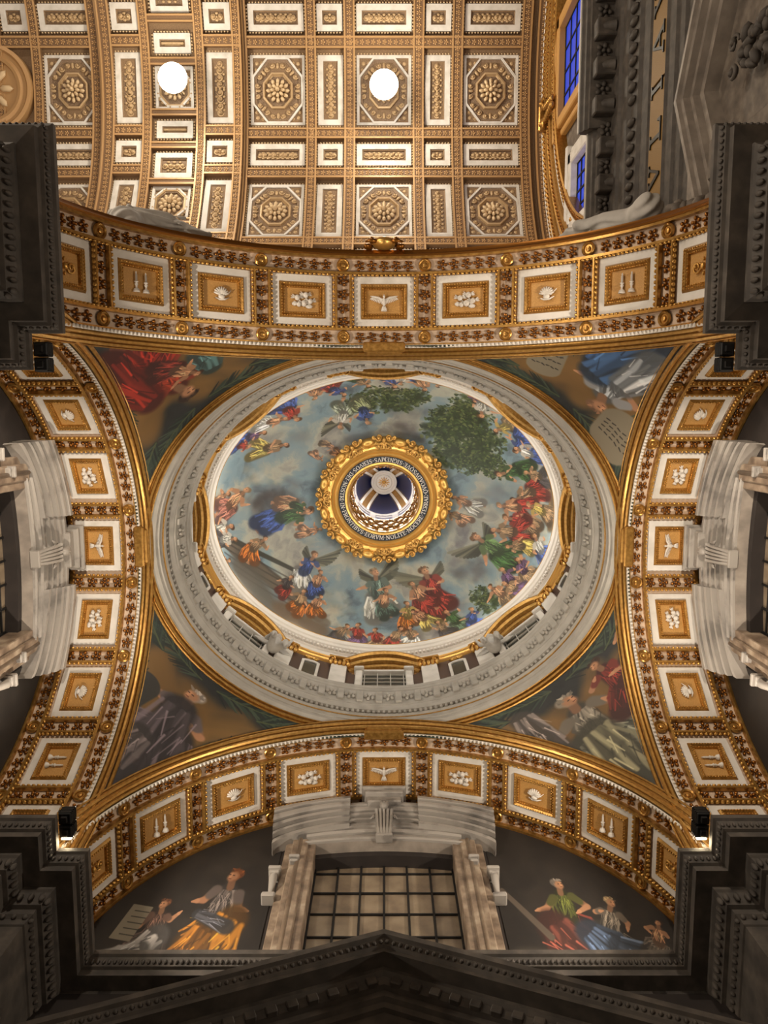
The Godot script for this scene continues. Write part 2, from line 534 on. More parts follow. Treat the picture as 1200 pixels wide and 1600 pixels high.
# ---------------------------------------------------------------- shared small meshes
var K := {}
func make_kit() -> void:
	var s := S.new()          # rosette: five petals and a boss, in the xz plane, y towards the viewer
	for k in 5:
		var a := TAU * k / 5
		s.ball(Vector3(cos(a) * 0.62, 0.12, sin(a) * 0.62), Vector3(0.36, 0.24, 0.3), Basis(Vector3.UP, -a), 6, 3, 0.0, 0.6)
	s.ball(Vector3(0, 0.2, 0), Vector3(0.27, 0.3, 0.27), Basis(), 6, 3, 0.0, 0.6)
	K.rosette = s.done()
	s = S.new()               # boss: ring medallion
	var rows := []
	for p in [[1.0, 0.0], [1.0, 0.22], [0.85, 0.34], [0.68, 0.22], [0.62, 0.06], [0.4, 0.06], [0.3, 0.26], [0.0, 0.36]]:
		var row := PackedVector3Array()
		for i in 15:
			var a := TAU * (i % 14) / 14
			row.append(Vector3(cos(a) * p[0], p[1], sin(a) * p[0]))
		rows.append(row)
	s.strips(rows)
	K.boss = s.done()
	s = S.new()
	s.ball(Vector3.ZERO, Vector3.ONE, Basis(), 6, 4)
	K.egg = s.done()
	s = S.new()
	s.box(Vector3.ZERO, Vector3.ONE, 0.08)
	K.block = s.done()
	# arch coffer, sizes for the round arches: y is towards the viewer
	s = S.new()
	s.rings([[0.79, 0.64, -0.02], [0.79, 0.64, 0.06], [0.775, 0.625, 0.075], [0.61, 0.46, 0.075], [0.59, 0.44, 0.06], [0.585, 0.435, -0.02]], SQ)
	K.c_frame = s.done()
	s = S.new()
	s.rings([[0.60, 0.45, -0.02], [0.60, 0.45, 0.08], [0.56, 0.41, 0.13], [0.52, 0.37, 0.09], [0.50, 0.35, 0.06], [0.47, 0.32, 0.075], [0.45, 0.30, 0.02]], SQ)
	K.c_mould = s.done()
	s = S.new()
	for e in [[0.545, 0.395, 17, 12], [0.475, 0.325, 15, 10]]:
		for i in e[2]:
			for z in [-1, 1]:
				s.ball(Vector3(lerpf(-e[0], e[0], float(i) / (e[2] - 1)), 0.12 if e[2] == 17 else 0.075, z * e[1]), Vector3(0.022, 0.025, 0.02), Basis(), 4, 3)
		for i in e[3]:
			for x in [-1, 1]:
				s.ball(Vector3(x * e[0], 0.12 if e[2] == 17 else 0.075, lerpf(-e[1], e[1], float(i) / (e[3] - 1))), Vector3(0.02, 0.025, 0.022), Basis(), 4, 3)
	K.c_beads = s.done()
	s = S.new()
	s.poly([Vector3(-0.455, 0.02, -0.305), Vector3(0.455, 0.02, -0.305), Vector3(0.455, 0.02, 0.305), Vector3(-0.455, 0.02, 0.305)])
	for k in 22:              # faint rays pressed into the gilding
		var a := TAU * k / 22
		var d := Vector3(cos(a), 0, sin(a))
		var l := minf(0.42 / maxf(absf(d.x), 0.01), 0.28 / maxf(absf(d.z), 0.01))
		s.tri(d * 0.12 + Vector3(0, 0.03, 0), d * l + d.cross(Vector3.UP) * 0.02 + Vector3(0, 0.021, 0), d * l - d.cross(Vector3.UP) * 0.02 + Vector3(0, 0.021, 0), -1)
	K.c_panel = s.done()
	# reliefs; z- is the head
	s = S.new()               # dove
	s.ball(Vector3(0, 0.04, 0.0), Vector3(0.055, 0.05, 0.12), Basis(), 8, 6)
	s.ball(Vector3(0.0, 0.07, -0.13), Vector3(0.036, 0.036, 0.04), Basis(), 7, 5)
	s.ball(Vector3(0.0, 0.07, -0.175), Vector3(0.01, 0.01, 0.025), Basis(), 4, 3)
	for k in 5:
		var a := (k - 2) * 0.16
		s.ball(Vector3(sin(a) * 0.15, 0.035, 0.08 + cos(a) * 0.1), Vector3(0.02, 0.015, 0.09), Basis(Vector3.UP, a), 5, 4)
	for sx in [-1, 1]:
		s.tube([Vector3(sx * 0.04, 0.05, -0.04), Vector3(sx * 0.15, 0.06, -0.10), Vector3(sx * 0.29, 0.055, -0.13), Vector3(sx * 0.36, 0.05, -0.14)], [0.035, 0.032, 0.022, 0.008], 5)
		for k in 8:
			var f := k / 7.0
			var r := Vector3(sx * lerpf(0.06, 0.33, f), 0.045, lerpf(-0.01, -0.085, f))
			s.ball(r, Vector3(0.02, 0.014, lerpf(0.085, 0.06, f)), Basis(Vector3.UP, sx * lerpf(0.05, 0.85, f)), 5, 4)
	K.dove = s.done()
	s = S.new()               # cluster of winged infant heads on cloud
	for e in [[-0.14, -0.05, 0.07], [0.08, -0.12, 0.075], [0.03, 0.09, 0.08], [0.2, 0.03, 0.065], [-0.1, 0.12, 0.06]]:
		s.ball(Vector3(e[0], 0.05, e[1]), Vector3(e[2], 0.07, e[2] * 1.1), Basis(), 8, 6)
		s.ball(Vector3(e[0] + 0.01, 0.12, e[1] + 0.015), Vector3(0.016, 0.016, 0.022), Basis(), 4, 4)
		for sx in [-1, 1]:
			for k in 3:
				var a: float = sx * (0.9 + k * 0.35)
				s.ball(Vector3(e[0] + sin(a) * 0.11, 0.035, e[1] - cos(a) * 0.08), Vector3(0.02, 0.02, 0.07), Basis(Vector3.UP, -a), 5, 4)
	s.ball(Vector3(-0.2, 0.03, 0.1), Vector3(0.09, 0.05, 0.06), Basis(), 7, 5)
	s.ball(Vector3(0.17, 0.03, 0.16), Vector3(0.1, 0.05, 0.06), Basis(), 7, 5)
	K.cherubs = s.done()
	s = S.new()               # shell-shaped vessel
	rows = []
	for k in 9:
		var a := lerpf(-1.35, 1.35, k / 8.0)
		s.ball(Vector3(sin(a) * 0.1, 0.045, -cos(a) * 0.09 + 0.02), Vector3(0.032, 0.045, 0.12), Basis(Vector3.UP, -a), 6, 5)
	s.ball(Vector3(0, 0.05, 0.07), Vector3(0.09, 0.05, 0.07), Basis(), 8, 6)
	s.tube([Vector3(-0.16, 0.04, 0.1), Vector3(-0.05, 0.05, 0.14), Vector3(0.08, 0.05, 0.13), Vector3(0.2, 0.04, 0.08)], [0.012, 0.025, 0.025, 0.01], 5)
	s.tube([Vector3(0.1, 0.05, 0.04), Vector3(0.18, 0.05, -0.02), Vector3(0.26, 0.045, -0.1)], [0.016, 0.014, 0.01], 5)
	K.vessel = s.done()
	s = S.new()               # a pair of lit candlesticks
	for sx in [-0.13, 0.13]:
		var pr := [[-0.23, 0.006], [-0.2, 0.02], [-0.17, 0.016], [-0.165, 0.026], [-0.02, 0.026], [-0.015, 0.05], [0.0, 0.05], [0.02, 0.025], [0.05, 0.045], [0.08, 0.025], [0.13, 0.022], [0.15, 0.06], [0.2, 0.075], [0.22, 0.085]]
		var pts := []
		var rad := []
		for q in pr:
			pts.append(Vector3(sx, 0.04, q[0]))
			rad.append(q[1])
		s.tube(pts, rad, 8)
	K.candles = s.done()
	s = S.new()               # double acanthus scroll
	spiral(s, Vector3(-0.2, 0.03, 0), 0.13, 1.0, 0.02)
	spiral(s, Vector3(0.2, 0.03, 0), 0.13, -1.0, 0.02)
	s.ball(Vector3(0, 0.05, 0), Vector3(0.06, 0.05, 0.08), Basis(), 8, 5)
	for k in 6:
		var a := TAU * k / 6 + 0.5
		s.ball(Vector3(cos(a) * 0.12, 0.03, sin(a) * 0.14), Vector3(0.05, 0.03, 0.02), Basis(Vector3.UP, -a), 5, 4)
	K.scrolls = s.done()

func spiral(s: S, c: Vector3, r: float, dir: float, thick: float, turns := 1.6, b := Basis()) -> void:
	var pts := []
	var rad := []
	for k in 19:
		var f := k / 18.0
		var a := f * turns * TAU
		var q := r * (1.0 - 0.85 * f)
		pts.append(c + b * Vector3(cos(a) * q * dir, thick * f, sin(a) * q))
		rad.append(thick * (0.6 + 0.8 * sin(PI * minf(f * 1.3, 1.0))))
	s.tube(pts, rad, 5)
	s.ball(pts[-1], Vector3.ONE * thick * 1.9, b, 6, 4)

# ---------------------------------------------------------------- the four great arches
func arch_pt(id: int, t: float, a: float, r: float) -> Vector3:
	var p := (A1 if id < 2 else B1) + r
	var u := p * sin(t)
	var y := SP + (A1 + r) * cos(t)
	match id:
		0: return V(u, y, ZC - B1 - a)
		1: return V(u, y, ZC + B1 + a)
		2: return V(-A1 - a, y, ZC + u)
	return V(A1 + a, y, ZC + u)

func arch_xf(id: int, t: float, a: float, r: float, sc := Vector3.ONE) -> Transform3D:
	var tx := (arch_pt(id, t + 0.01, a, r) - arch_pt(id, t - 0.01, a, r)).normalized()
	var ax := (arch_pt(id, t, a + 0.01, r) - arch_pt(id, t, a - 0.01, r)).normalized()
	var n := tx.cross(ax).normalized()
	if n.dot(V(0, 15, ZC) - arch_pt(id, t, a, r)) < 0:
		n = -n
	return Transform3D(Basis(tx * sc.x, n * sc.y, tx.cross(n) * sc.z), arch_pt(id, t, a, r))

func arch_t(id: int, s: float) -> float:        # parameter of an arc length from the crown
	if id < 2:
		return s / A1
	var t := 0.0
	var l := 0.0
	while l < absf(s) and t < 1.6:
		t += 0.004
		l += 0.004 * sqrt(pow(B1 * cos(t), 2) + pow(A1 * sin(t), 2))
	return t * signf(s)

func arch_strip(s: S, id: int, prof: Array, t0: float, t1: float, n: int, soft := false) -> void:
	var rows := []
	for p in prof:
		var row := PackedVector3Array()
		for i in n + 1:
			row.append(arch_pt(id, lerpf(t0, t1, float(i) / n), p[0], p[1]))
		rows.append(row)
	s.strips(rows, soft)

func make_arch(id: int) -> void:
	var where: String = ["gilded coffered arch opening to the nave, above the dome in the picture", "gilded coffered arch over the lunette with the gabled pediment below", "gilded coffered arch over the left side lunette window", "gilded coffered arch over the right side lunette window"][id]
	var o := thing("coffered_arch", where, "arch", arch_pt(id, 0, DEEP / 2, 0), "great arches carrying the dome")
	var pitch := 2.10 if id < 2 else 1.95
	var sc := Vector3.ONE if id < 2 else Vector3(0.88, 1, 0.93)
	var s := S.new()
	arch_strip(s, id, [[0.0, 0.0], [0.0, 0.16], [DEEP, 0.16]], -PI / 2, PI / 2, 72, false)
	part("soffit", s.done(), M.ground, o)
	s = S.new()
	arch_strip(s, id, [[DEEP, 0.2], [DEEP, 0.0], [DEEP + 0.04, -0.02], [DEEP + 0.08, 0.02], [DEEP + 0.12, 0.04], [DEEP + 0.12, 0.12], [DEEP + 0.18, 0.14], [DEEP + 0.2, 0.24], [DEEP + 0.16, 0.3], [DEEP + 0.16, 0.5]], -PI / 2, PI / 2, 72)
	part("outer_edge", s.done(), M.bronze, o)
	s = S.new()
	for a in [0.03, 0.43, DEEP - 0.43, DEEP - 0.03]:
		arch_strip(s, id, [[a - 0.035, 0.16], [a - 0.03, 0.02], [a + 0.03, 0.02], [a + 0.035, 0.16]], -PI / 2, PI / 2, 72)
	var ts := []
	for k in range(-5, 5):
		var t := arch_t(id, (k + 0.5) * pitch)
		if absf(t) > 1.52:
			continue
		ts.append(t)
		for d in [-0.19, 0.19]:
			s.box(arch_pt(id, t + d / A1, DEEP / 2, 0.09), Vector3(0.06, 0.14, DEEP - 0.86), 0.012, arch_xf(id, t + d / A1, DEEP / 2, 0.09).basis)
	part("fillet", s.done(), M.gold, o)
	# inner archivolt towards the bay, lying on the slope of the pendentives
	var archivolt := []
	for q in [[0.05, 0.0], [0.08, 0.06], [0.14, 0.07], [0.155, 0.015], [0.185, 0.015], [0.2, 0.09], [0.26, 0.12], [0.32, 0.09], [0.335, 0.02], [0.37, 0.02], [0.385, 0.08], [0.45, 0.1], [0.5, 0.07], [0.51, 0.0], [0.54, 0.0], [0.55, 0.05], [0.6, 0.04], [0.62, -0.06]]:
		archivolt.append([-0.03 - 0.7 * (q[0] * 0.8 + q[1]) * 0.9, 0.7 * (q[0] * 0.8 - q[1])])
	s = S.new()
	arch_strip(s, id, [[0.06, 0.16], [0.02, 0.0], [-0.05, -0.02], [-0.06, 0.0]], -PI / 2, PI / 2, 72)
	part("edge_moulding", s.done(), M.stucco, o)
	s = S.new()
	arch_strip(s, id, archivolt, -PI / 2, PI / 2, 72)
	part("archivolt", s.done(), M.gold, o)
	var beads := []
	var arc := PI * (A1 if id < 2 else 6.0)
	for i in int(arc / 0.11):
		var t := lerpf(-PI / 2, PI / 2, (i + 0.5) / int(arc / 0.11))
		beads.append(arch_xf(id, t, -0.02, -0.025, Vector3(0.035, 0.03, 0.05)))
	many("bead_row", K.egg, M.stucco, o, beads)
	# egg mouldings beside the fillets
	beads = []
	for i in int(arc / 0.115):
		var t := lerpf(-PI / 2, PI / 2, (i + 0.5) / int(arc / 0.115))
		for a in [0.48, DEEP - 0.48]:
			beads.append(arch_xf(id, t, a, 0.06, Vector3(0.05, 0.05, 0.035)))
	for t in ts:
		for d in [-0.25, 0.25]:
			for k in 11:
				beads.append(arch_xf(id, t + d / A1, lerpf(0.56, DEEP - 0.56, k / 10.0), 0.06, Vector3(0.035, 0.05, 0.05)))
	many("egg_moulding", K.egg, M.gold_bright, o, beads)
	# rosettes: rows of five along each coffer, four across between coffers
	var place := []
	for t in ts:
		for k in 4:
			place.append([t, lerpf(0.62, DEEP - 0.62, k / 3.0)])
		for a in [0.23, DEEP - 0.23]:
			part("boss", K.boss, M.gold, o, arch_xf(id, t, a, 0.12, Vector3(0.17, 0.2, 0.17)))
	for k in range(-4, 5):
		for i in 5:
			for a in [0.23, DEEP - 0.23]:
				place.append([arch_t(id, k * pitch + (i - 2) * 0.31), a])
	for p in place:
		if absf(p[0]) < 1.5:
			var q := rng.randf() * TAU
			var x := arch_xf(id, p[0], p[1], 0.14, Vector3.ONE * 0.152)
			part("rosette", K.rosette, M.bronze, o, x * Transform3D(Basis(Vector3.UP, q), Vector3.ZERO))
	# coffers
	var kinds := [["dove", M.stucco], ["cherubs", M.stucco], ["vessel", M.stucco], ["candles", M.stucco], ["scrolls", M.gold_bright]]
	var names := ["dove_relief", "cherub_relief", "vessel_relief", "candlestick_relief", "scroll_relief"]
	for k in range(-4, 5):
		var t := arch_t(id, k * pitch)
		var x := arch_xf(id, t, DEEP / 2, 0.16, sc)
		# turn the picture so that its head points to the dome's middle on the back arch, away on the nave's
		var c := group_part("coffer", o, x)
		part("coffer_frame", K.c_frame, M.white, c, x)
		part("coffer_moulding", K.c_mould, M.gold, c, x)
		part("coffer_beads", K.c_beads, M.gold_bright, c, x, true)
		part("coffer_panel", K.c_panel, M.gold_flat, c, x)
		var head := (arch_pt(id, t, 0.0, 0) - arch_pt(id, t, 1.0, 0)) * (-1.0 if id == 0 else 1.0)
		var y := x
		if (x.basis * Vector3(0, 0, -1)).dot(head) < 0:
			y = x * Transform3D(Basis(Vector3.UP, PI), Vector3.ZERO)
		y.origin += x.basis.y * 0.03
		part(names[absi(k)], K[kinds[absi(k)][0]], kinds[absi(k)][1], c, y)

# ---------------------------------------------------------------- pendentives
func make_pendentive(sx: int, sz: int, label: String, im: Image) -> void:
	var s := S.new()
	var rows := []
	var uvs := []
	var n := 22
	for j in n + 1:
		var y := lerpf(0.0, 1.0, float(j) / n)
		var rho := sqrt(2.0 - y * y)
		var al := acos(minf(1.0 / rho, 1.0))
		var row := PackedVector3Array()
		var ur := PackedVector2Array()
		for i in 25:
			var a := lerpf(al, PI / 2 - al, i / 24.0)
			row.append(V(sx * A1 * rho * cos(a), SP + A1 * y, ZC + sz * B1 * rho * sin(a)))
			var lat := (A1 * rho * cos(a) - B1 * rho * sin(a) - 1.3 * rho * cos(a)) * 0.98 * (-sx * sz)
			var rad := (sqrt(2.0) - rho) * 6.0 + y * A1 * 0.8
			ur.append(Vector2(0.5 + lat / 10.6, 1.0 - rad / 7.9))
		rows.append(row)
		uvs.append(ur)
	s.strips(rows, true, uvs)
	var m := alone("pendentive", s.done(), picture(im), label, "pendentive", "painted pendentives below the dome")
	m.set_meta("label", label)

# ---------------------------------------------------------------- ellipses of ring, drum, dome
var squeeze := 0.55       # how much of an offset the short axis takes
func el(th: float, da: float, y: float) -> Vector3:
	return V((A1 + da) * cos(th), y, ZC + (B1 + da * squeeze) * sin(th))

func el_ring(s: S, prof: Array, n := 120, t0 := 0.0, t1 := TAU, soft := false) -> void:
	var rows := []
	for p in prof:
		var row := PackedVector3Array()
		for i in n + 1:
			var th := lerpf(t0, t1, float(i) / n)
			if t1 - t0 > 6.28 and i == n:
				th = t0
			row.append(el(th, p[0], p[1]))
		rows.append(row)
	s.strips(rows, soft)

# x along the ring, y towards the middle, z up
func el_xf(th: float, da: float, y: float, sc := Vector3.ONE) -> Transform3D:
	var tx := (el(th + 0.01, da, y) - el(th - 0.01, da, y)).normalized()
	var n := Vector3.UP.cross(tx).normalized()
	if n.dot(V(0, y, ZC) - el(th, da, y)) < 0:
		n = -n
	return Transform3D(Basis(tx * sc.x, n * sc.y, tx.cross(n) * sc.z), el(th, da, y))

func even(n: int) -> Array:                     # angles at equal distances round the ellipse
	var acc := [0.0]
	for i in 720:
		acc.append(acc[-1] + (el(TAU * (i + 1) / 720, 0, 0) - el(TAU * i / 720, 0, 0)).length())
	var res := []
	var k := 0
	for i in n:
		var want: float = acc[-1] * (i + 0.5) / n
		while acc[k + 1] < want:
			k += 1
		res.append(TAU * (k + (want - acc[k]) / (acc[k + 1] - acc[k])) / 720)
	return res

func make_ring() -> void:
	var o := thing("ring_entablature", "pale grey oval entablature ring with carved frieze below the drum", "cornice", V(0, H1, ZC))
	var s := S.new()
	el_ring(s, [[0.12, 20.62], [0.05, 20.5], [0.0, 20.47], [-0.04, 20.5], [-0.05, 20.58], [-0.08, 20.58], [-0.12, 20.53], [-0.17, 20.56], [-0.18, 20.66], [-0.21, 20.66], [-0.23, 20.62], [-0.26, 20.64]])
	part("gilt_moulding", s.done(), M.gold, o)
	s = S.new()
	el_ring(s, [[-0.26, 20.64], [-0.28, 20.7], [-0.36, 20.78], [-0.38, 20.92], [-0.42, 20.94], [-0.42, 21.15], [-0.47, 21.2], [-0.49, 21.36], [-0.36, 21.38], [-0.36, 21.62], [-0.5, 21.64], [-0.53, 21.74], [-0.56, 21.84], [-0.57, 21.94], [-0.59, 21.95], [-0.60, 23.02], [-0.64, 23.05], [-0.66, 23.16], [-0.70, 23.2], [-0.71, 23.36], [-0.1, 23.38], [0.4, 23.4]])
	part("entablature", s.done(), M.ringstone, o)
	s = S.new()
	el_ring(s, [[-0.425, 21.16], [-0.46, 21.17], [-0.47, 21.2]])
	part("gilt_line", s.done(), M.gold, o)
	var d := []
	for th in even(230):
		d.append(el_xf(th, -0.43, 21.5, Vector3(0.075, 0.12, 0.16)))
	many("dentil", K.block, M.ringstone, o, d)
	var k := 0
	for th in even(116):
		k += 1
		if k % 2:
			part("frieze_rosette", K.rosette, M.ringstone, o, el_xf(th, -0.6, 22.5, Vector3(0.19, 0.22, 0.3)))
		else:
			part("frieze_block", K.block, M.ringstone, o, el_xf(th, -0.6, 22.5, Vector3(0.2, 0.12, 0.8)))
	# gilt key blocks where the ring touches the four arches
	for e in 4:
		var q := el_xf(e * PI / 2, 0.02, 20.42)
		s = S.new()
		s.box(Vector3(0, 0.05, 0.06), Vector3(1.1, 0.26, 0.26), 0.04)
		s.box(Vector3(0, 0.12, 0.14), Vector3(0.95, 0.24, 0.22), 0.04)
		part("key_block", s.done(), M.gold, o, q)

func make_drum() -> void:
	var o := thing("drum", "oval drum with white pilasters, brown panels and gilded window hoods", "drum", V(0, 23.4, ZC))
	var w := 0.0
	var s := S.new()
	el_ring(s, [[w + 0.1, 23.3], [w, 23.4], [w, 26.5]])
	part("drum_wall", s.done(), M.brownpanel, o)
	s = S.new()
	el_ring(s, [[w, 26.2], [w - 0.08, 26.24], [w - 0.1, 26.36], [w - 0.16, 26.42], [w - 0.17, 26.56], [w - 0.22, 26.6]])
	part("gilt_architrave", s.done(), M.gold_bright, o)
	s = S.new()
	squeeze = 1.0
	el_ring(s, [[w - 0.1, 26.6], [w - 0.12, 26.95], [w - 0.2, 27.0], [w - 0.2, 27.25], [w - 0.3, 27.32], [w - 0.32, 27.5], [w - 0.37, 27.55], [w - 0.40, 27.7], [w - 0.41, 27.8], [w - 0.38, 27.82], [w + 0.2, 27.84]])
	part("cornice", s.done(), M.stucco, o)
	s = S.new()
	el_ring(s, [[w - 0.41, 27.79], [w - 0.425, 27.82], [w - 0.4, 27.86], [w - 0.36, 27.83]])
	part("gilt_lip", s.done(), M.gold_bright, o)
	var d := []
	for th in even(260):
		d.append(el_xf(th, w - 0.23, 27.14, Vector3(0.08, 0.1, 0.18)))
	many("dentil", K.block, M.stucco, o, d)
	squeeze = 0.55
	var pil := S.new()
	pil.box(Vector3(0, 0.06, -0.35), Vector3(0.56, 0.16, 2.6), 0.02)
	pil.box(Vector3(0, 0.09, -1.5), Vector3(0.78, 0.2, 0.2), 0.03)
	var pilm := pil.done()
	var cap := S.new()
	for i in 5:
		cap.ball(Vector3((i - 2) * 0.15, 0.16, 0.98), Vector3(0.085, 0.1, 0.2), Basis(), 6, 4)
	for i in [-1, 1]:
		spiral(cap, Vector3(i * 0.27, 0.2, 1.2), 0.12, float(i), 0.03, 1.3, Basis(Vector3.RIGHT, -PI / 2))
	cap.box(Vector3(0, 0.14, 1.34), Vector3(0.8, 0.3, 0.1), 0.02)
	var capm := cap.done()
	# niche: white frame round a dark panel, gilt shell above
	var nf := S.new()
	nf.box(Vector3(-0.27, 0.05, -0.4), Vector3(0.1, 0.12, 2.1), 0.015)
	nf.box(Vector3(0.27, 0.05, -0.4), Vector3(0.1, 0.12, 2.1), 0.015)
	var arc := []
	var rr := []
	for i in 9:
		var a := PI * i / 8
		arc.append(Vector3(cos(a) * 0.27, 0.05, 0.64 + sin(a) * 0.12))
		rr.append(0.055)
	nf.tube(arc, rr, 5)
	var nfm := nf.done()
	var npan := S.new()
	npan.box(Vector3(0, 0.01, -0.35), Vector3(0.46, 0.05, 2.0), 0.01)
	var npm := npan.done()
	var sh := S.new()
	for i in 7:
		var a := lerpf(-1.2, 1.2, i / 6.0)
		sh.ball(Vector3(sin(a) * 0.16, 0.1, 0.86 + cos(a) * 0.12), Vector3(0.05, 0.08, 0.13), Basis(Vector3(0, 1, 0), a), 5, 4)
	var shm := sh.done()
	# window: lattice, jambs, and a bowed gilt hood
	var hood := S.new()
	var rows := []
	for p in [[0.0, 0.05, 1.05], [0.06, 0.1, 1.1], [0.12, 0.18, 1.14], [0.12, 0.24, 1.16], [0.04, 0.25, 1.17], [0.04, 0.29, 1.18], [0.22, 0.31, 1.2], [0.26, 0.4, 1.24], [0.25, 0.47, 1.26], [0.16, 0.48, 1.27], [0.16, 0.53, 1.28], [0.36, 0.55, 1.3], [0.42, 0.66, 1.34], [0.40, 0.74, 1.36], [0.32, 0.75, 1.37], [0.32, 0.8, 1.38], [0.5, 0.82, 1.4], [0.57, 0.92, 1.44], [0.55, 1.06, 1.46], [0.3, 1.12, 1.4], [0.0, 1.14, 1.3]]:
		var row := PackedVector3Array()
		for i in 17:
			var f := i / 8.0 - 1.0
			row.append(Vector3(f * p[2], p[0] * (1.0 - 0.38 * f * f), p[1] - 0.28 * f * f))
		rows.append(row)
	hood.strips(rows)
	for e in [0, 16]:
		for j in rows.size() - 1:
			var q0: Vector3 = rows[j][e]
			var q1: Vector3 = rows[j + 1][e]
			hood.quad(q0, q1, Vector3(q1.x, 0, q1.z), Vector3(q0.x, 0, q0.z))
	var hm := hood.done()
	var jamb := S.new()
	for i in [-1, 1]:
		jamb.box(Vector3(i * 0.85, 0.1, -0.6), Vector3(0.24, 0.25, 2.4), 0.03)
		jamb.box(Vector3(i * 0.85, 0.16, 0.55), Vector3(0.34, 0.36, 0.16), 0.03)
	jamb.box(Vector3(0, 0.08, 0.62), Vector3(1.9, 0.2, 0.14), 0.02)
	var jm := jamb.done()
	var gl := S.new()
	gl.box(Vector3(0, 0.03, -0.5), Vector3(1.46, 0.04, 2.1), 0.005)
	var gm := gl.done()
	var bars := S.new()
	for i in 4:
		bars.box(Vector3((i - 1.5) * 0.44, 0.07, -0.5), Vector3(0.035, 0.05, 2.1), 0.005)
	for i in 6:
		bars.box(Vector3(0, 0.07, -1.4 + i * 0.36), Vector3(1.46, 0.05, 0.035), 0.005)
	var bm := bars.done()
	for k in 8:
		var th := k * PI / 4
		var x := el_xf(th, w, 24.95)
		var win := group_part("drum_window", o, x)
		part("window_jamb", jm, M.white, win, x)
		part("window_glass", gm, M.darkpane, win, x)
		part("window_lattice", bm, M.ringstone, win, x)
		var h := el_xf(th, w, 25.55)
		part("gilt_hood", hm, M.gold, win, h)
		for e in [-1, 1]:
			var q: float = th + e * deg_to_rad(13.8)
			part("pilaster", pilm, M.white, o, el_xf(q, w, 24.95))
			part("gilt_capital", capm, M.gold_bright, o, el_xf(q, w, 24.95))
		var q2 := th + PI / 8
		var y := el_xf(q2, w, 24.95)
		part("niche_frame", nfm, M.white, o, y)
		part("niche_panel", npm, M.darkpane, o, y)
		part("gilt_shell", shm, M.gold_bright, o, y)

func dome_pt(th: float, u: float) -> Vector3:
	var k := sqrt(1.0 - u * u)
	return V(6.45 * k * cos(th), 28.0 + 5.97 * u, ZC + (5.3 * k + 0.69 * (1.0 - k)) * sin(th))

func make_dome(im: Image) -> void:
	var s := S.new()
	var rows := []
	var uvs := []
	for j in 31:
		var wv := lerpf(-0.04, 1.06, j / 30.0)
		var u := sin(wv * asin(0.87))
		var rho := (1.0 - 0.62 * wv) * 0.46
		var row := PackedVector3Array()
		var ur := PackedVector2Array()
		for i in 97:
			var th := TAU * (i % 96) / 96
			row.append(dome_pt(th, u))
			ur.append(Vector2(0.5 + rho * cos(th), 0.5 + rho * sin(th)))
		rows.append(row)
		uvs.append(ur)
	s.strips(rows, true, uvs)
	alone("dome", s.done(), picture(im), "oval dome shell covered with figures, clouds, trees and sky", "dome")

# ---------------------------------------------------------------- gilded frame and lantern
func ln(th: float, r: float, y: float) -> Vector3:
	return V(r * cos(th), y, ZC + r * 0.935 * sin(th))

func ln_ring(s: S, prof: Array, n := 64, soft := false) -> void:
	var rows := []
	for p in prof:
		var row := PackedVector3Array()
		for i in n + 1:
			row.append(ln(TAU * (i % n) / n, p[0], p[1]))
		rows.append(row)
	s.strips(rows, soft)

# x along the ring, y downwards to the viewer, z outwards
func ln_xf(th: float, r: float, y: float, sc := 1.0) -> Transform3D:
	var tx := (ln(th + 0.01, r, y) - ln(th - 0.01, r, y)).normalized()
	var dn := Vector3.DOWN
	return Transform3D(Basis(tx * sc, dn * sc, tx.cross(dn) * sc), ln(th, r, y))

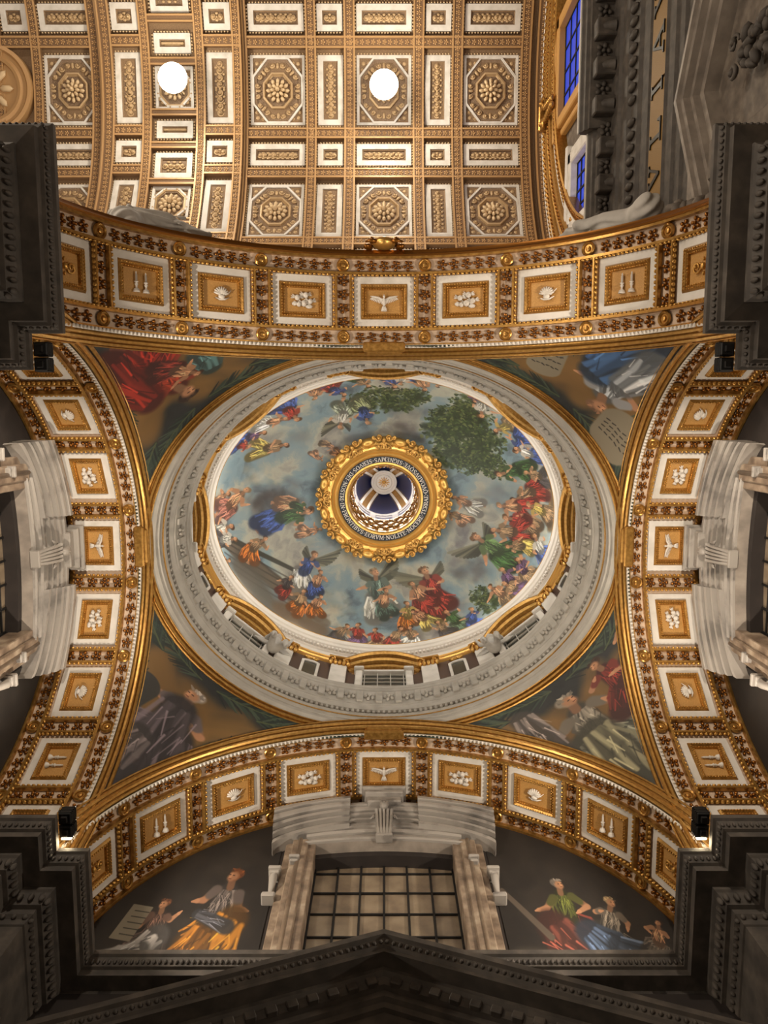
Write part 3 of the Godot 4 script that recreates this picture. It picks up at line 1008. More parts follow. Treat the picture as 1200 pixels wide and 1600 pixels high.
func make_lantern() -> void:
	var f := thing("scrollwork_ring", "gilded scrollwork frame around the lantern opening with blue lettered band", "ornament", V(0, 33.2, ZC))
	var s := S.new()
	ln_ring(s, [[2.95, 33.5], [2.78, 33.2], [2.6, 33.02], [2.52, 32.98], [2.48, 33.02], [2.44, 32.98], [2.36, 32.96], [2.3, 33.0], [2.27, 33.08], [2.2, 33.08], [2.12, 33.02], [2.05, 33.04], [1.99, 33.1], [1.97, 33.16]])
	part("gilt_ring", s.done(), M.gold_bright, f)
	s = S.new()
	ln_ring(s, [[1.975, 33.16], [1.69, 33.2]])
	part("blue_band", s.done(), M.inkblue, f)
	s = S.new()
	ln_ring(s, [[1.70, 33.2], [1.69, 33.15], [1.62, 33.13], [1.56, 33.18], [1.55, 33.3]])
	part("inner_moulding", s.done(), M.gold_bright, f)
	# palmettes and oval cartouches, twelve of each
	s = S.new()
	for i in 5:
		var a := lerpf(-1.1, 1.1, i / 4.0)
		s.ball(Vector3(sin(a) * 0.13, 0.08, 0.1 + cos(a) * 0.16), Vector3(0.06, 0.08, 0.17 if i != 2 else 0.2), Basis(Vector3.UP, a), 6, 4)
	for e in [-1, 1]:
		spiral(s, Vector3(e * 0.2, 0.07, -0.05), 0.14, float(e), 0.04, 1.3)
		spiral(s, Vector3(e * 0.19, 0.1, 0.3), 0.1, float(-e), 0.035, 1.2)
	s.ball(Vector3(0, 0.14, 0.05), Vector3(0.09, 0.1, 0.12), Basis(), 8, 5)
	var palm := s.done()
	s = S.new()
	s.ball(Vector3(0, 0.06, 0.06), Vector3(0.27, 0.15, 0.17), Basis(), 10, 6)
	for e in [-1, 1]:
		spiral(s, Vector3(e * 0.3, 0.06, -0.1), 0.09, float(e), 0.03, 1.2)
		s.tube([Vector3(e * 0.32, 0.05, 0.12), Vector3(e * 0.2, 0.08, 0.26), Vector3(0, 0.09, 0.29)], [0.03, 0.045, 0.04], 5)
	var oval := s.done()
	for k in 12:
		part("palmette", palm, M.gold, f, ln_xf(TAU * k / 12, 2.78, 33.05, 1.12))
		part("oval_cartouche", oval, M.gold_bright, f, ln_xf(TAU * (k + 0.5) / 12, 2.74, 33.1, 1.05))
	# the inscription, tops towards the middle, read from the lunette side
	var words := "\u00b7NOLITE\u00b7NOCERE\u00b7TERRAE\u00b7QVOADVSQVE\u00b7SIGNEMVS\u00b7SERVOS\u00b7DEI\u00b7NOSTRI\u00b7IN\u00b7FRONTIBVS\u00b7EORVM"
	var font := SystemFont.new()
	font.font_names = PackedStringArray(["Droid Serif"])
	var total := 0.0
	var adv := []
	for c in words:
		var wd: float = {"I": 0.6, "\u00b7": 0.5, "M": 1.3, "N": 1.15, "O": 1.15, "Q": 1.15, "D": 1.1, "V": 1.05, "A": 1.05}.get(c, 0.92)
		adv.append(wd)
		total += wd
	var lt := SurfaceTool.new()
	var at := 0.0
	for i in words.length():
		var tm := TextMesh.new()
		tm.text = words[i]
		tm.font = font
		tm.font_size = 64
		tm.pixel_size = 0.0038
		tm.depth = 0.012
		tm.curve_step = 4.0
		var th: float = PI / 2 - TAU * (at + adv[i] / 2) / total
		at += adv[i]
		var up := (V(0, 33.15, ZC) - ln(th, 1.83, 33.15)).normalized()
		var back := Vector3.DOWN
		var b := Basis(up.cross(back), up, back)
		lt.append_from(tm, 0, Transform3D(b, ln(th, 1.83, 33.165)))
	part("inscription", lt.commit(), M.stucco, f)
	# lantern
	var o := thing("lantern", "small lantern with gilded shaft, bright windows and blue ribbed cupola", "lantern", V(0, 33.3, ZC))
	s = S.new()
	ln_ring(s, [[1.55, 33.2], [1.53, 33.5], [1.5, 33.55], [1.5, 36.3], [1.45, 36.35], [1.44, 36.45], [1.5, 36.5]])
	part("shaft", s.done(), M.gold_bright, o)
	var orn := S.new()
	orn.ball(Vector3.ZERO, Vector3(0.1, 0.08, 0.34), Basis(), 6, 4)
	spiral(orn, Vector3(0.16, 0.02, 0.2), 0.1, 1.0, 0.03, 1.2)
	spiral(orn, Vector3(-0.16, 0.02, -0.2), 0.1, -1.0, 0.03, 1.2)
	var om := orn.done()
	for j in 3:
		for k in 20:
			var th := TAU * (k + 0.5 * j) / 20
			var p := ln(th, 1.49, 33.95 + j * 0.95)
			var tx := (ln(th + 0.01, 1.49, 0) - ln(th - 0.01, 1.49, 0)).normalized()
			var n := (V(0, 33.95 + j * 0.95, ZC) - p).normalized()
			part("shaft_relief", om, M.gold, o, Transform3D(Basis(tx, n, tx.cross(n)), p))
	s = S.new()
	for k in 8:
		var th := TAU * (k + 0.5) / 8
		s.box(ln(th, 1.58, 37.4), Vector3(0.34, 1.9, 0.3), 0.03, Basis(Vector3.UP, th + PI / 2))
	part("window_pier", s.done(), M.stucco, o)
	for k in 8:
		var row0 := PackedVector3Array()
		var row1 := PackedVector3Array()
		for i in 7:
			var th := TAU * (k + (i - 3) / 6.0) / 8
			row0.append(ln(th, 1.68, 36.4))
			row1.append(ln(th, 1.68, 38.4))
		s = S.new()
		s.strips([row0, row1], true)
		part("window_pane", s.done(), M.daypane, o)
	s = S.new()
	ln_ring(s, [[1.72, 38.1], [1.55, 38.12], [1.52, 38.22], [1.46, 38.26], [1.44, 38.38], [1.4, 38.42], [1.42, 38.52], [1.62, 38.55]])
	part("cupola_cornice", s.done(), M.stucco, o)
	s = S.new()
	var rows := []
	for j in 9:
		var a := j / 8.0 * PI / 2
		var row := PackedVector3Array()
		for i in 49:
			row.append(ln(TAU * (i % 48) / 48, 1.5 * cos(a), 38.5 + 4.2 * sin(a)))
		rows.append(row)
	s.strips(rows, true)
	part("cupola", s.done(), M.bluemosaic, o)
	for k in 4:
		for e in [[0.0, 0.17, 0.0, M.gold], [-0.24, 0.075, -0.02, M.stucco], [0.24, 0.075, -0.02, M.stucco], [-0.38, 0.06, 0.0, M.brownpanel], [0.38, 0.06, 0.0, M.brownpanel]]:
			s = S.new()
			rows = []
			for q in [[-e[1], 0.0], [-e[1], -0.05], [e[1], -0.05], [e[1], 0.0]]:
				var row := PackedVector3Array()
				for j in 13:
					var a := j / 12.0 * 1.2
					var r: float = 1.5 * cos(a) + q[1] + e[2]
					var c := ln(TAU * (k + 0.5) / 4, r, 38.5 + 4.2 * sin(a) + q[1] * 0.8)
					var tx := (ln(TAU * (k + 0.5) / 4 + 0.01, r, 0) - ln(TAU * (k + 0.5) / 4 - 0.01, r, 0)).normalized()
					row.append(c + tx * (e[0] + q[0]) * (1.0 - 0.25 * j / 12.0))
				rows.append(row)
			s.strips(rows)
			part("cupola_rib" if e[0] == 0.0 else "rib_border", s.done(), e[3], o)
	s = S.new()
	ln_ring(s, [[0.72, 42.1], [0.70, 42.0], [0.6, 41.98], [0.56, 42.05], [0.5, 42.1], [0.44, 42.06], [0.4, 42.2]], 32)
	part("eye_ring", s.done(), M.stucco, o)
	s = S.new()
	ln_ring(s, [[0.43, 42.18], [0.0, 42.18]], 32)
	part("eye_disc", s.done(), M.stucco, o)
	s = S.new()
	for k in 12:
		var th := TAU * k / 12
		s.ball(ln(th, 0.19, 42.15), Vector3(0.14, 0.03, 0.03), Basis(Vector3.UP, th), 5, 4)
	s.ball(ln(0, 0.0, 42.13), Vector3(0.1, 0.05, 0.1), Basis(), 8, 5)
	part("gilt_star", s.done(), M.gold_bright, o)
	var lamp := OmniLight3D.new()
	lamp.name = "lantern_light"
	add_child(lamp)
	lamp.position = V(0, 39.2, ZC)
	lamp.light_energy = LANTERN
	lamp.light_color = Color(1.0, 0.97, 0.93)
	lamp.light_size = 0.3
	lamp.omni_range = 60
	lamp.omni_attenuation = 2.0
	lamp.shadow_enabled = true

# ---------------------------------------------------------------- nave vault
func nv(x: float, ph: float, r: float) -> Vector3:       # ph from the crown towards the bay
	return Vector3(x, NY + 1.6 + (NR + r) * cos(ph), -NZ - (NR + r) * sin(ph))

func nv_xf(x: float, ph: float, r: float) -> Transform3D:  # y to the viewer, z towards the bay
	var tz := (nv(x, ph + 0.01, r) - nv(x, ph - 0.01, r)).normalized()
	var n := (nv(x, ph, r - 1.0) - nv(x, ph, r)).normalized()
	return Transform3D(Basis(n.cross(tz), n, tz), nv(x, ph, r))

func nv_band(s: S, gl: S, x0: float, x1: float, r: float, d: float) -> void:   # a rib round the vault with two raised edges
	var rows := []
	for p in [[x0, r + d], [x0, r], [x1, r], [x1, r + d]]:
		var row := PackedVector3Array()
		for i in 41:
			row.append(nv(p[0], lerpf(-0.72, 1.0, i / 40.0), p[1]))
		rows.append(row)
	s.strips(rows)
	for e in [x0, x1 - 0.09]:
		rows = []
		for p in [[e, r], [e, r - 0.05], [e + 0.09, r - 0.05], [e + 0.09, r]]:
			var row := PackedVector3Array()
			for i in 41:
				row.append(nv(p[0], lerpf(-0.72, 1.0, i / 40.0), p[1]))
			rows.append(row)
		gl.strips(rows)

func nv_row(s: S, gl: S, x0: float, x1: float, p0: float, p1: float, r: float, d: float) -> void:
	var e := 0.09 / NR
	var rows := []
	for p in [[p0, r + d], [p0, r], [p1, r], [p1, r + d]]:
		rows.append(PackedVector3Array([nv(x0, p[0], p[1]), nv(x1, p[0], p[1])]))
	s.strips(rows)
	for q in [p0, p1 - e]:
		rows = []
		for p in [[q, r], [q, r - 0.05], [q + e, r - 0.05], [q + e, r]]:
			rows.append(PackedVector3Array([nv(x0, p[0], p[1]), nv(x1, p[0], p[1])]))
		gl.strips(rows)

var vault_beads := []
func vault_coffer(o: Node3D, kind: String, x: float, ph: float, r: float, w: float, h: float) -> void:
	var t := nv_xf(x, ph, r + 0.28)
	var key := "%s_%.2f_%.2f" % [kind, w, h]
	if not K.has(key):
		var a := w / 2
		var b := h / 2
		var s := S.new()
		if kind == "octagon":
			s.rings([[a, b, -0.05], [a, b, 0.16], [a - 0.14, b - 0.14, 0.16], [a - 0.15, b - 0.15, 0.0]], SQ)
			s.rings([[a - 0.1, b - 0.1, 0.0], [a - 0.1, b - 0.1, 0.17], [a - 0.2, b - 0.2, 0.17], [a - 0.22, b - 0.22, 0.0]], OC)
		else:
			s.rings([[a, b, -0.05], [a, b, 0.16], [a - 0.29, b - 0.29, 0.16], [a - 0.3, b - 0.3, 0.0]], SQ)
		K[key] = s.done()
		s = S.new()
		if kind == "octagon":
			s.rings([[a - 0.14, b - 0.14, 0.02]], SQ, true)
			s.rings([[a - 0.22, b - 0.22, 0.12], [a - 0.34, b - 0.36, 0.09], [a - 0.36, b - 0.38, 0.02], [0.80, 0.92, -0.02]], OC)
		else:
			s.rings([[a - 0.3, b - 0.3, 0.02]], SQ, true)
		K[key + "p"] = s.done()
		s = S.new()
		if kind == "octagon":
			s.rings([[0.82, 0.94, -0.05], [0.80, 0.92, 0.14], [0.72, 0.83, 0.16], [0.68, 0.79, 0.05], [0.62, 0.72, -0.02]], OC)
		else:
			s.rings([[a - 0.29, b - 0.29, 0.02], [a - 0.30, b - 0.30, 0.11], [a - 0.36, b - 0.36, 0.08], [a - 0.37, b - 0.37, 0.0]], SQ)
		K[key + "m"] = s.done()
		s = S.new()
		if kind == "octagon":
			for k in 8:
				var q := TAU * k / 8
				var c := Vector3(cos(q) * (a + 0.72) * 0.5, 0.06, sin(q) * (b + 0.8) * 0.5)
				s.ball(c, Vector3(0.2, 0.06, 0.09), Basis(Vector3.UP, -q), 6, 4)
				spiral(s, c + Vector3(-sin(q), 0, cos(q)) * 0.27, 0.14, 1.0, 0.045, 1.1)
				spiral(s, c - Vector3(-sin(q), 0, cos(q)) * 0.27, 0.14, -1.0, 0.045, 1.1)
			for e in [[-1, -1], [1, -1], [1, 1], [-1, 1]]:
				var c := Vector3(e[0] * (a - 0.36), 0.05, e[1] * (b - 0.4))
				s.ball(c, Vector3(0.13, 0.07, 0.13), Basis(), 7, 4)
				spiral(s, c + Vector3(-e[0] * 0.26, 0, e[1] * 0.06), 0.1, e[0], 0.03, 1.1)
				spiral(s, c + Vector3(e[0] * 0.04, 0, -e[1] * 0.3), 0.1, -e[0], 0.03, 1.1)
		else:
			var lx := a - 0.42
			var lz := b - 0.42
			var q := minf(lx, lz)
			s.ball(Vector3(0, 0.06, 0), Vector3(q * 0.32, 0.08, q * 0.32), Basis(), 8, 5)
			var along := Vector3(1, 0, 0) if lx > lz else Vector3(0, 0, 1)
			var across := Vector3(0, 0, 1) if lx > lz else Vector3(1, 0, 0)
			var span := maxf(lx, lz)
			var n := maxi(1, int(round(span / (q * 1.15))))
			for i in n:
				for e in [-1, 1]:
					var c: Vector3 = along * e * (span * (i + 0.62) / n) + Vector3(0, 0.04, 0)
					spiral(s, c, minf(q * 0.8, span / n * 0.52), float(e) * (1 if i % 2 else -1), 0.05, 1.5)
					for f in [-1, 1]:
						s.ball(c + across * f * q * 0.75 - along * e * 0.16, Vector3(0.1, 0.05, 0.08), Basis(), 5, 4)
		K[key + "r"] = s.done()
	var rim := int((w + h) / 0.16)
	for i in rim:
		var q := (w + h) * (i + 0.5) / rim
		for e in [-1.0, 1.0]:
			var at := Vector3(e * (q - w / 2), 0.1, e * (h / 2 + 0.07)) if q < w else Vector3(e * (w / 2 + 0.07), 0.1, e * (q - w - h / 2))
			vault_beads.append(t * Transform3D(Basis().scaled(Vector3(0.055, 0.08, 0.055)), at))
	var g := group_part("coffer", o, t)
	part("coffer_frame", K[key], M.white, g, t)
	part("coffer_panel", K[key + "p"], M.vaultpanel, g, t)
	part("coffer_moulding", K[key + "m"], M.vaultrelief if kind == "octagon" else M.vaultground, g, t)
	part("scroll_relief", K[key + "r"], M.vaultrelief, g, t)
	if kind == "octagon":
		if not K.has("bigrose"):
			var s := S.new()
			for ring in [[12, 0.47, 0.2, 0.11, 0.08], [8, 0.26, 0.16, 0.1, 0.2]]:
				for k in ring[0]:
					var q: float = TAU * k / ring[0]
					s.ball(Vector3(cos(q) * ring[1], ring[4], sin(q) * ring[1]), Vector3(ring[2], 0.12, ring[3]), Basis(Vector3.UP, -q) * Basis(Vector3(0, 0, 1), 0.45), 6, 4)
			s.ball(Vector3(0, 0.32, 0), Vector3(0.12, 0.2, 0.12), Basis(), 8, 6)
			K.bigrose = s.done()
		part("rosette", K.bigrose, M.vaultrose, g, t)

func make_vault() -> void:
	var o := thing("ceiling", "high barrel vault of the nave with rows of white framed gilded coffers", "vault", Vector3(0, NY + 1.6, -NZ), "", "structure")
	var s := S.new()
	for e in [[-7.7, 9.4, 0.28], [-15.1, -7.7, -0.02], [-40.0, -15.1, 0.28]]:
		var rows := []
		for x in [e[0], e[1]]:
			var row := PackedVector3Array()
			for i in 61:
				row.append(nv(x, lerpf(-PI / 2, PI / 2, i / 60.0), e[2]))
			rows.append(row)
		s.strips(rows, true)
		rows = []
		for q in [e[2], 1.2]:
			for x in [e[1]]:
				var row := PackedVector3Array()
				for i in 61:
					row.append(nv(x, lerpf(-PI / 2, PI / 2, i / 60.0), q))
				rows.append(row)
		s.strips(rows)
	part("vault_shell", s.done(), M.vaultground, o)
	# cells: columns [x, width], rows [angle, height]
	var cols := [[-5.77, 2.95], [-2.9, 1.37], [0.0, 2.95], [2.9, 1.37], [5.8, 2.95]]
	var rowsv := [[-29.4, 3.6], [-14.7, 1.25], [0.0, 3.6], [14.7, 1.25], [29.4, 3.6], [44.1, 1.25]]
	for r in rowsv:
		for c in cols:
			vault_coffer(o, "octagon" if c[1] > 2 and r[1] > 2 else "panel", c[0], deg_to_rad(r[0]), 0.0, c[1], r[1])
	for r in rowsv:
		for c in [[-16.9, 2.95], [-19.7, 1.37]]:
			if c[0] < -19 and r[1] > 2:
				continue
			vault_coffer(o, "octagon" if c[1] > 2 and r[1] > 2 else "panel", c[0], deg_to_rad(r[0]), 0.0, c[1], r[1])
	for r in rowsv:
		for c in [[-8.85, 1.4], [-13.75, 1.4]]:
			vault_coffer(o, "panel", c[0], deg_to_rad(r[0]), -0.3, c[1], r[1])
	for r in [[-18.6, 1.5, 2.0], [-9.4, 0.95, 1.95], [0.0, 2.2, 2.05], [9.4, 0.95, 1.95], [18.2, 1.5, 2.0], [28.4, 2.2, 2.05], [37.6, 0.95, 1.95]]:
		vault_coffer(o, "octagon" if r[1] > 2 else "panel", -11.3, deg_to_rad(r[0]), -0.3, r[2], r[1])
	# ribs
	s = S.new()
	var gl := S.new()
	var orn := []
	for x in [[-7.6, -7.35], [-4.2, -3.65], [-2.15, -1.56], [1.56, 2.15], [3.65, 4.24], [7.36, 7.9], [8.2, 8.9], [-15.8, -15.25], [-18.95, -18.45], [-21.0, -20.5]]:
		nv_band(s, gl, x[0], x[1], 0.0, 0.3)
		if x[1] - x[0] > 0.3:
			for i in 74:
				orn.append(nv_xf((x[0] + x[1]) / 2, lerpf(-0.6, 0.9, i / 73.0), -0.01) * Transform3D(Basis().scaled(Vector3(0.16, 0.09, 0.13)), Vector3.ZERO))
	for x in [[-8.1, -7.62], [-10.1, -9.6], [-13.0, -12.5], [-15.15, -14.5]]:
		nv_band(s, gl, x[0], x[1], -0.3, 0.3)
		for i in 74:
			orn.append(nv_xf((x[0] + x[1]) / 2, lerpf(-0.6, 0.9, i / 73.0), -0.31) * Transform3D(Basis().scaled(Vector3(0.16, 0.09, 0.13)), Vector3.ZERO))
	for k in 6:
		var p := deg_to_rad(-36.75 + 14.7 * k + 14.7)
		var c := deg_to_rad(-29.4 + 14.7 * k) + deg_to_rad((7.58 + 14.7 - 2.63) / 2 if k % 2 == 0 else (2.63 + 14.7 - 7.58) / 2)
		for e in [[-7.35, 7.4, 0.02], [-20.5, -15.8, 0.02], [-9.6, -7.6, -0.28], [-14.5, -13.0, -0.28]]:
			nv_row(s, gl, e[0], e[1], c - 0.021, c + 0.021, e[2], 0.28)
			var n := int((e[1] - e[0]) / 0.3)
			for i in n:
				orn.append(nv_xf(lerpf(e[0], e[1], (i + 0.5) / n), c, e[2] - 0.01) * Transform3D(Basis().scaled(Vector3(0.13, 0.09, 0.16)), Vector3.ZERO))
		p = c
	for c in [-14.3, -5.6, 5.6, 13.4, 22.8, 34.2]:
		nv_row(s, gl, -12.5, -10.1, deg_to_rad(c) - 0.014, deg_to_rad(c) + 0.014, -0.28, 0.28)
	part("vault_rib", s.done(), M.vaultrib, o)
	part("rib_fillet", gl.done(), M.vaultline, o)
	many("rib_ornament", K.rosette, M.vaultline, o, orn)
	many("coffer_beads", K.egg, M.vaultrose, o, vault_beads)
	# round medallion at the left
	s = S.new()
	var rows := []
	for p in [[2.35, -0.1], [2.3, 0.3], [2.1, 0.34], [2.0, 0.22], [1.85, 0.2], [1.7, 0.3], [1.55, 0.28], [1.5, 0.15], [0.0, 0.12]]:
		var row := PackedVector3Array()
		for i in 41:
			row.append(Vector3(cos(TAU * (i % 40) / 40) * p[0], p[1], sin(TAU * (i % 40) / 40) * p[0]))
		rows.append(row)
	s.strips(rows)
	var t := nv_xf(-21.3, 0.0, 0.1)
	part("round_medallion", s.done(), M.vaultline, o, t)
	s = S.new()
	for k in 8:
		var q := TAU * k / 8
		s.ball(Vector3(cos(q) * 0.9, 0.2, sin(q) * 0.9), Vector3(0.4, 0.12, 0.2), Basis(Vector3.UP, -q), 6, 4)
	s.ball(Vector3(0, 0.3, 0), Vector3(0.4, 0.2, 0.4), Basis(), 8, 6)
	part("medallion_relief", s.done(), M.vaultrose, o, t)

func make_lamps() -> void:
	var at := [[Vector3(0, 43.4, 17.15), "round glowing lamp hanging below the middle octagon coffer of the nave vault"], [Vector3(-10.75, 43.0, 17.3), "round glowing lamp hanging below the broad transverse rib of the nave vault"]]
	for e in at:
		var o := thing("hanging_lamp", e[1], "lamp", e[0], "glowing lamps under the nave vault")
		var s := S.new()
		s.ball(Vector3.ZERO, Vector3(0.74, 0.45, 0.74), Basis(), 24, 12)
		part("lamp_globe", s.done(), M.lamp, o, Transform3D(Basis(), e[0]))
		s = S.new()
		s.tube([Vector3(0, 0.44, 0), Vector3(0, 1.0, 0), Vector3(0, 2.1, 0)], [0.05, 0.025, 0.025], 6)
		part("lamp_rod", s.done(), M.iron, o, Transform3D(Basis(), e[0]))
		var l := OmniLight3D.new()
		l.name = "lamp_light"
		o.add_child(l, true)
		l.position = Vector3(0, -0.95, 0)
		l.light_energy = LAMP
		l.light_color = Color(1.0, 0.95, 0.86)
		l.light_size = 0.4
		l.omni_range = 80
		l.omni_attenuation = 2.0
		l.shadow_enabled = true

# ---------------------------------------------------------------- walls
func arch_top(u: float, p: float) -> float:
	return SP + A1 * sqrt(maxf(0.0, 1.0 - pow(u / p, 2)))

# slices of a wall between two height functions, in wall coordinates (u along, y up) with thickness
func wall_slices(s: S, list: Array, place: Callable, thick: float) -> void:
	for i in list.size() - 1:
		var a = list[i]
		var b = list[i + 1]
		if a[0] == b[0]:
			continue
		for d in [0.0, thick]:
			s.quad(place.call(a[0], a[1], d), place.call(b[0], b[1], d), place.call(b[0], b[2], d), place.call(a[0], a[2], d))
		s.quad(place.call(a[0], a[1], 0.0), place.call(b[0], b[1], 0.0), place.call(b[0], b[1], thick), place.call(a[0], a[1], thick))

func side_place(id: int) -> Callable:            # u to the right as seen facing the wall, d into the wall
	match id:
		1: return func(u, y, d): return V(u, y, ZC + B1 + DEEP + d)
		2: return func(u, y, d): return V(-A1 - DEEP - d, y, ZC - u)
	return func(u, y, d): return V(A1 + DEEP + d, y, ZC + u)

func side_basis(id: int) -> Basis:               # x = u, y up, z out of the wall into the bay
	match id:
		1: return Basis(Vector3(1, 0, 0), Vector3.UP, Vector3(0, 0, 1))
		2: return Basis(Vector3(0, 0, 1), Vector3.UP, Vector3(1, 0, 0)) if false else Basis(Vector3(0, 0, 1), Vector3.UP, Vector3(-1, 0, 0)) * Basis.from_scale(Vector3(1, 1, -1)) if false else Basis(Vector3.UP, PI / 2)
	return Basis(Vector3.UP, -PI / 2)

func make_lunette_wall(id: int) -> void:
	var nm: String = {1: "wall_back", 2: "wall_left", 3: "wall_right"}[id]
	var where: String = {1: "dark brown lunette wall above the gabled pediment", 2: "dark brown lunette wall at the left edge", 3: "dark brown lunette wall at the right edge"}[id]
	var place := side_place(id)
	var p := A1 if id == 1 else B1
	var s := S.new()
	var l := []
	for i in 41:
		var u := lerpf(-p - 0.3, p + 0.3, i / 40.0)
		l.append([u, -1.6, arch_top(u * 0.955, p) + 0.35])
	var out := []
	for e in l:
		if e[0] < -1.75:
			out.append(e)
	out.append([-1.75, -1.6, arch_top(-1.75, p) + 0.35])
	wall_slices(s, out, place, 0.8)
	out = [[1.75, -1.6, arch_top(1.75, p) + 0.35]]
	for e in l:
		if e[0] > 1.75:
			out.append(e)
	wall_slices(s, out, place, 0.8)
	out = []
	for i in 13:
		var u := lerpf(-1.75, 1.75, i / 12.0)
		out.append([u, 18.35 - 0.055 * u * u, arch_top(u, p) + 0.35])
	wall_slices(s, out, place, 0.8)
	wall_slices(s, [[-1.75, -1.6, 13.0], [1.75, -1.6, 13.0]], place, 0.8)
	for u in [-1.75, 1.75]:
		s.quad(place.call(u, 13.0, 0.0), place.call(u, 18.3, 0.0), place.call(u, 18.3, 0.8), place.call(u, 13.0, 0.8))
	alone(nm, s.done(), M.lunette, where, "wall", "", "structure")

# marble window with broken segmental hood, built once per wall: x along, y up from the eye, z out of the wall
func make_window(id: int, label: String) -> void:
	var b := side_basis(id)
	var c: Vector3 = side_place(id).call(0.0, 0.0, 0.0)
	var x := Transform3D(b, c)
	var o := thing("window_%d" % id, label, "window", x * Vector3(0, 14, 0), "marble lunette windows", "structure")
	var fall := 0.085 if id == 1 else 0.12
	var top := func(u): return 20.08 - fall * u * u
	var prof := [[-0.1, 0.0], [0.68, 0.02], [0.75, 0.0], [0.75, 0.12], [0.73, 0.13], [0.6, 0.12], [0.6, 0.15], [0.69, 0.17], [0.67, 0.25], [0.63, 0.3], [0.5, 0.28], [0.5, 0.32], [0.58, 0.34], [0.55, 0.42], [0.4, 0.4], [0.4, 0.44], [0.46, 0.46], [0.44, 0.52], [0.3, 0.5], [0.3, 0.56], [0.34, 0.58], [0.33, 0.68], [0.2, 0.7], [-0.02, 0.74]]
	for e in [[-2.9, -0.92], [0.92, 2.9]]:
		var s := S.new()
		var rows := []
		for p in prof:
			var row := PackedVector3Array()
			for i in 15:
				var u := lerpf(e[0], e[1], i / 14.0)
				var w: float = u
				if absf(absf(u) - 2.9) < 0.01:
					w += signf(u) * (maxf(p[0], 0.0) - 0.75) * 0.12
				row.append(Vector3(w, top.call(u) - p[1] * (1.0 + 0.5 * pow(absf(u) / 2.9, 4)), p[0]))
			rows.append(row)
		s.strips(rows)
		for k in [0, 14]:
			for j in rows.size() - 1:
				var q0: Vector3 = rows[j][k]
				var q1: Vector3 = rows[j + 1][k]
				s.quad(q0, q1, Vector3(q1.x, q1.y, -0.1), Vector3(q0.x, q0.y, -0.1))
		part("hood_half", s.done(), M.marble, o, x)
	# recessed stretch between the halves, and the raised centre
	var s := S.new()
	var rows := []
	for p in prof:
		var row := PackedVector3Array()
		for i in 9:
			var u := lerpf(-0.93, 0.93, i / 8.0)
			row.append(Vector3(u, top.call(u) - 0.06 - p[1] * 0.92, p[0] * 0.76 if p[0] > 0 else p[0]))
		rows.append(row)
	s.strips(rows)
	part("hood_middle", s.done(), M.marble, o, x)
	# fascia and moulded archivolt over the opening
	s = S.new()
	rows = []
	for p in [[-0.02, 0.0], [0.2, 0.0], [0.2, 0.34], [0.30, 0.36], [0.34, 0.42], [0.30, 0.5], [0.14, 0.5], [0.14, 0.54], [0.26, 0.56], [0.27, 0.66], [0.14, 0.67], [0.14, 0.71], [0.3, 0.73], [0.33, 0.8], [0.3, 0.86], [-0.02, 0.88]]:
		var row := PackedVector3Array()
		for i in 17:
			var u := lerpf(-2.0, 2.0, i / 16.0)
			row.append(Vector3(u, lerpf(top.call(u) - 0.66, 18.62 - 0.055 * u * u, p[1] / 0.86), p[0]))
		rows.append(row)
	s.strips(rows)
	part("archivolt", s.done(), M.marble, o, x)
	s = S.new()
	rows = []
	for p in [0.25, -0.4]:
		var row := PackedVector3Array()
		for i in 17:
			var u := lerpf(-1.85, 1.85, i / 16.0)
			row.append(Vector3(u, 18.6 - 0.055 * u * u + (p - 0.25) * 0.25, p))
		rows.append(row)
	s.strips(rows)
	part("reveal", s.done(), M.greymarble, o, x)
	s = S.new()
	s.box(Vector3(0, 20.33, 0.42), Vector3(1.22, 0.12, 0.9), 0.03)
	s.box(Vector3(0, 20.2, 0.40), Vector3(1.08, 0.16, 0.8), 0.03)
	s.box(Vector3(0, 20.0, 0.34), Vector3(0.94, 0.26, 0.68), 0.03)
	part("centre_block", s.done(), M.marble, o, x)
	s = S.new()                # keystone: a winged head over a fluted scroll
	s.ball(Vector3(0, 19.72, 0.62), Vector3(0.12, 0.15, 0.12), Basis(), 10, 8)
	s.ball(Vector3(0, 19.7, 0.74), Vector3(0.022, 0.03, 0.03), Basis(), 5, 4)
	for e in [-1, 1]:
		s.ball(Vector3(e * 0.055, 19.81, 0.62), Vector3(0.085, 0.085, 0.11), Basis(), 7, 5)
		for k in 3:
			s.ball(Vector3(e * (0.19 + 0.03 * k), 19.5 - 0.05 * k, 0.5), Vector3(0.05, 0.22, 0.05), Basis(Vector3(0, 0, 1), e * (0.2 + 0.18 * k)), 6, 5)
	part("winged_head", s.done(), M.marble, o, x)
	s = S.new()
	for k in 5:
		var u := (k - 2) * 0.085
		s.tube([Vector3(u * 1.2, 19.6, 0.56), Vector3(u * 1.1, 19.3, 0.55), Vector3(u, 18.95, 0.46), Vector3(u * 0.85, 18.72, 0.38), Vector3(u * 0.85, 18.6, 0.36)], [0.05, 0.048, 0.045, 0.055, 0.05], 6)
	s.box(Vector3(0, 18.58, 0.34), Vector3(0.44, 0.1, 0.24), 0.02)
	part("keystone", s.done(), M.marble, o, x)
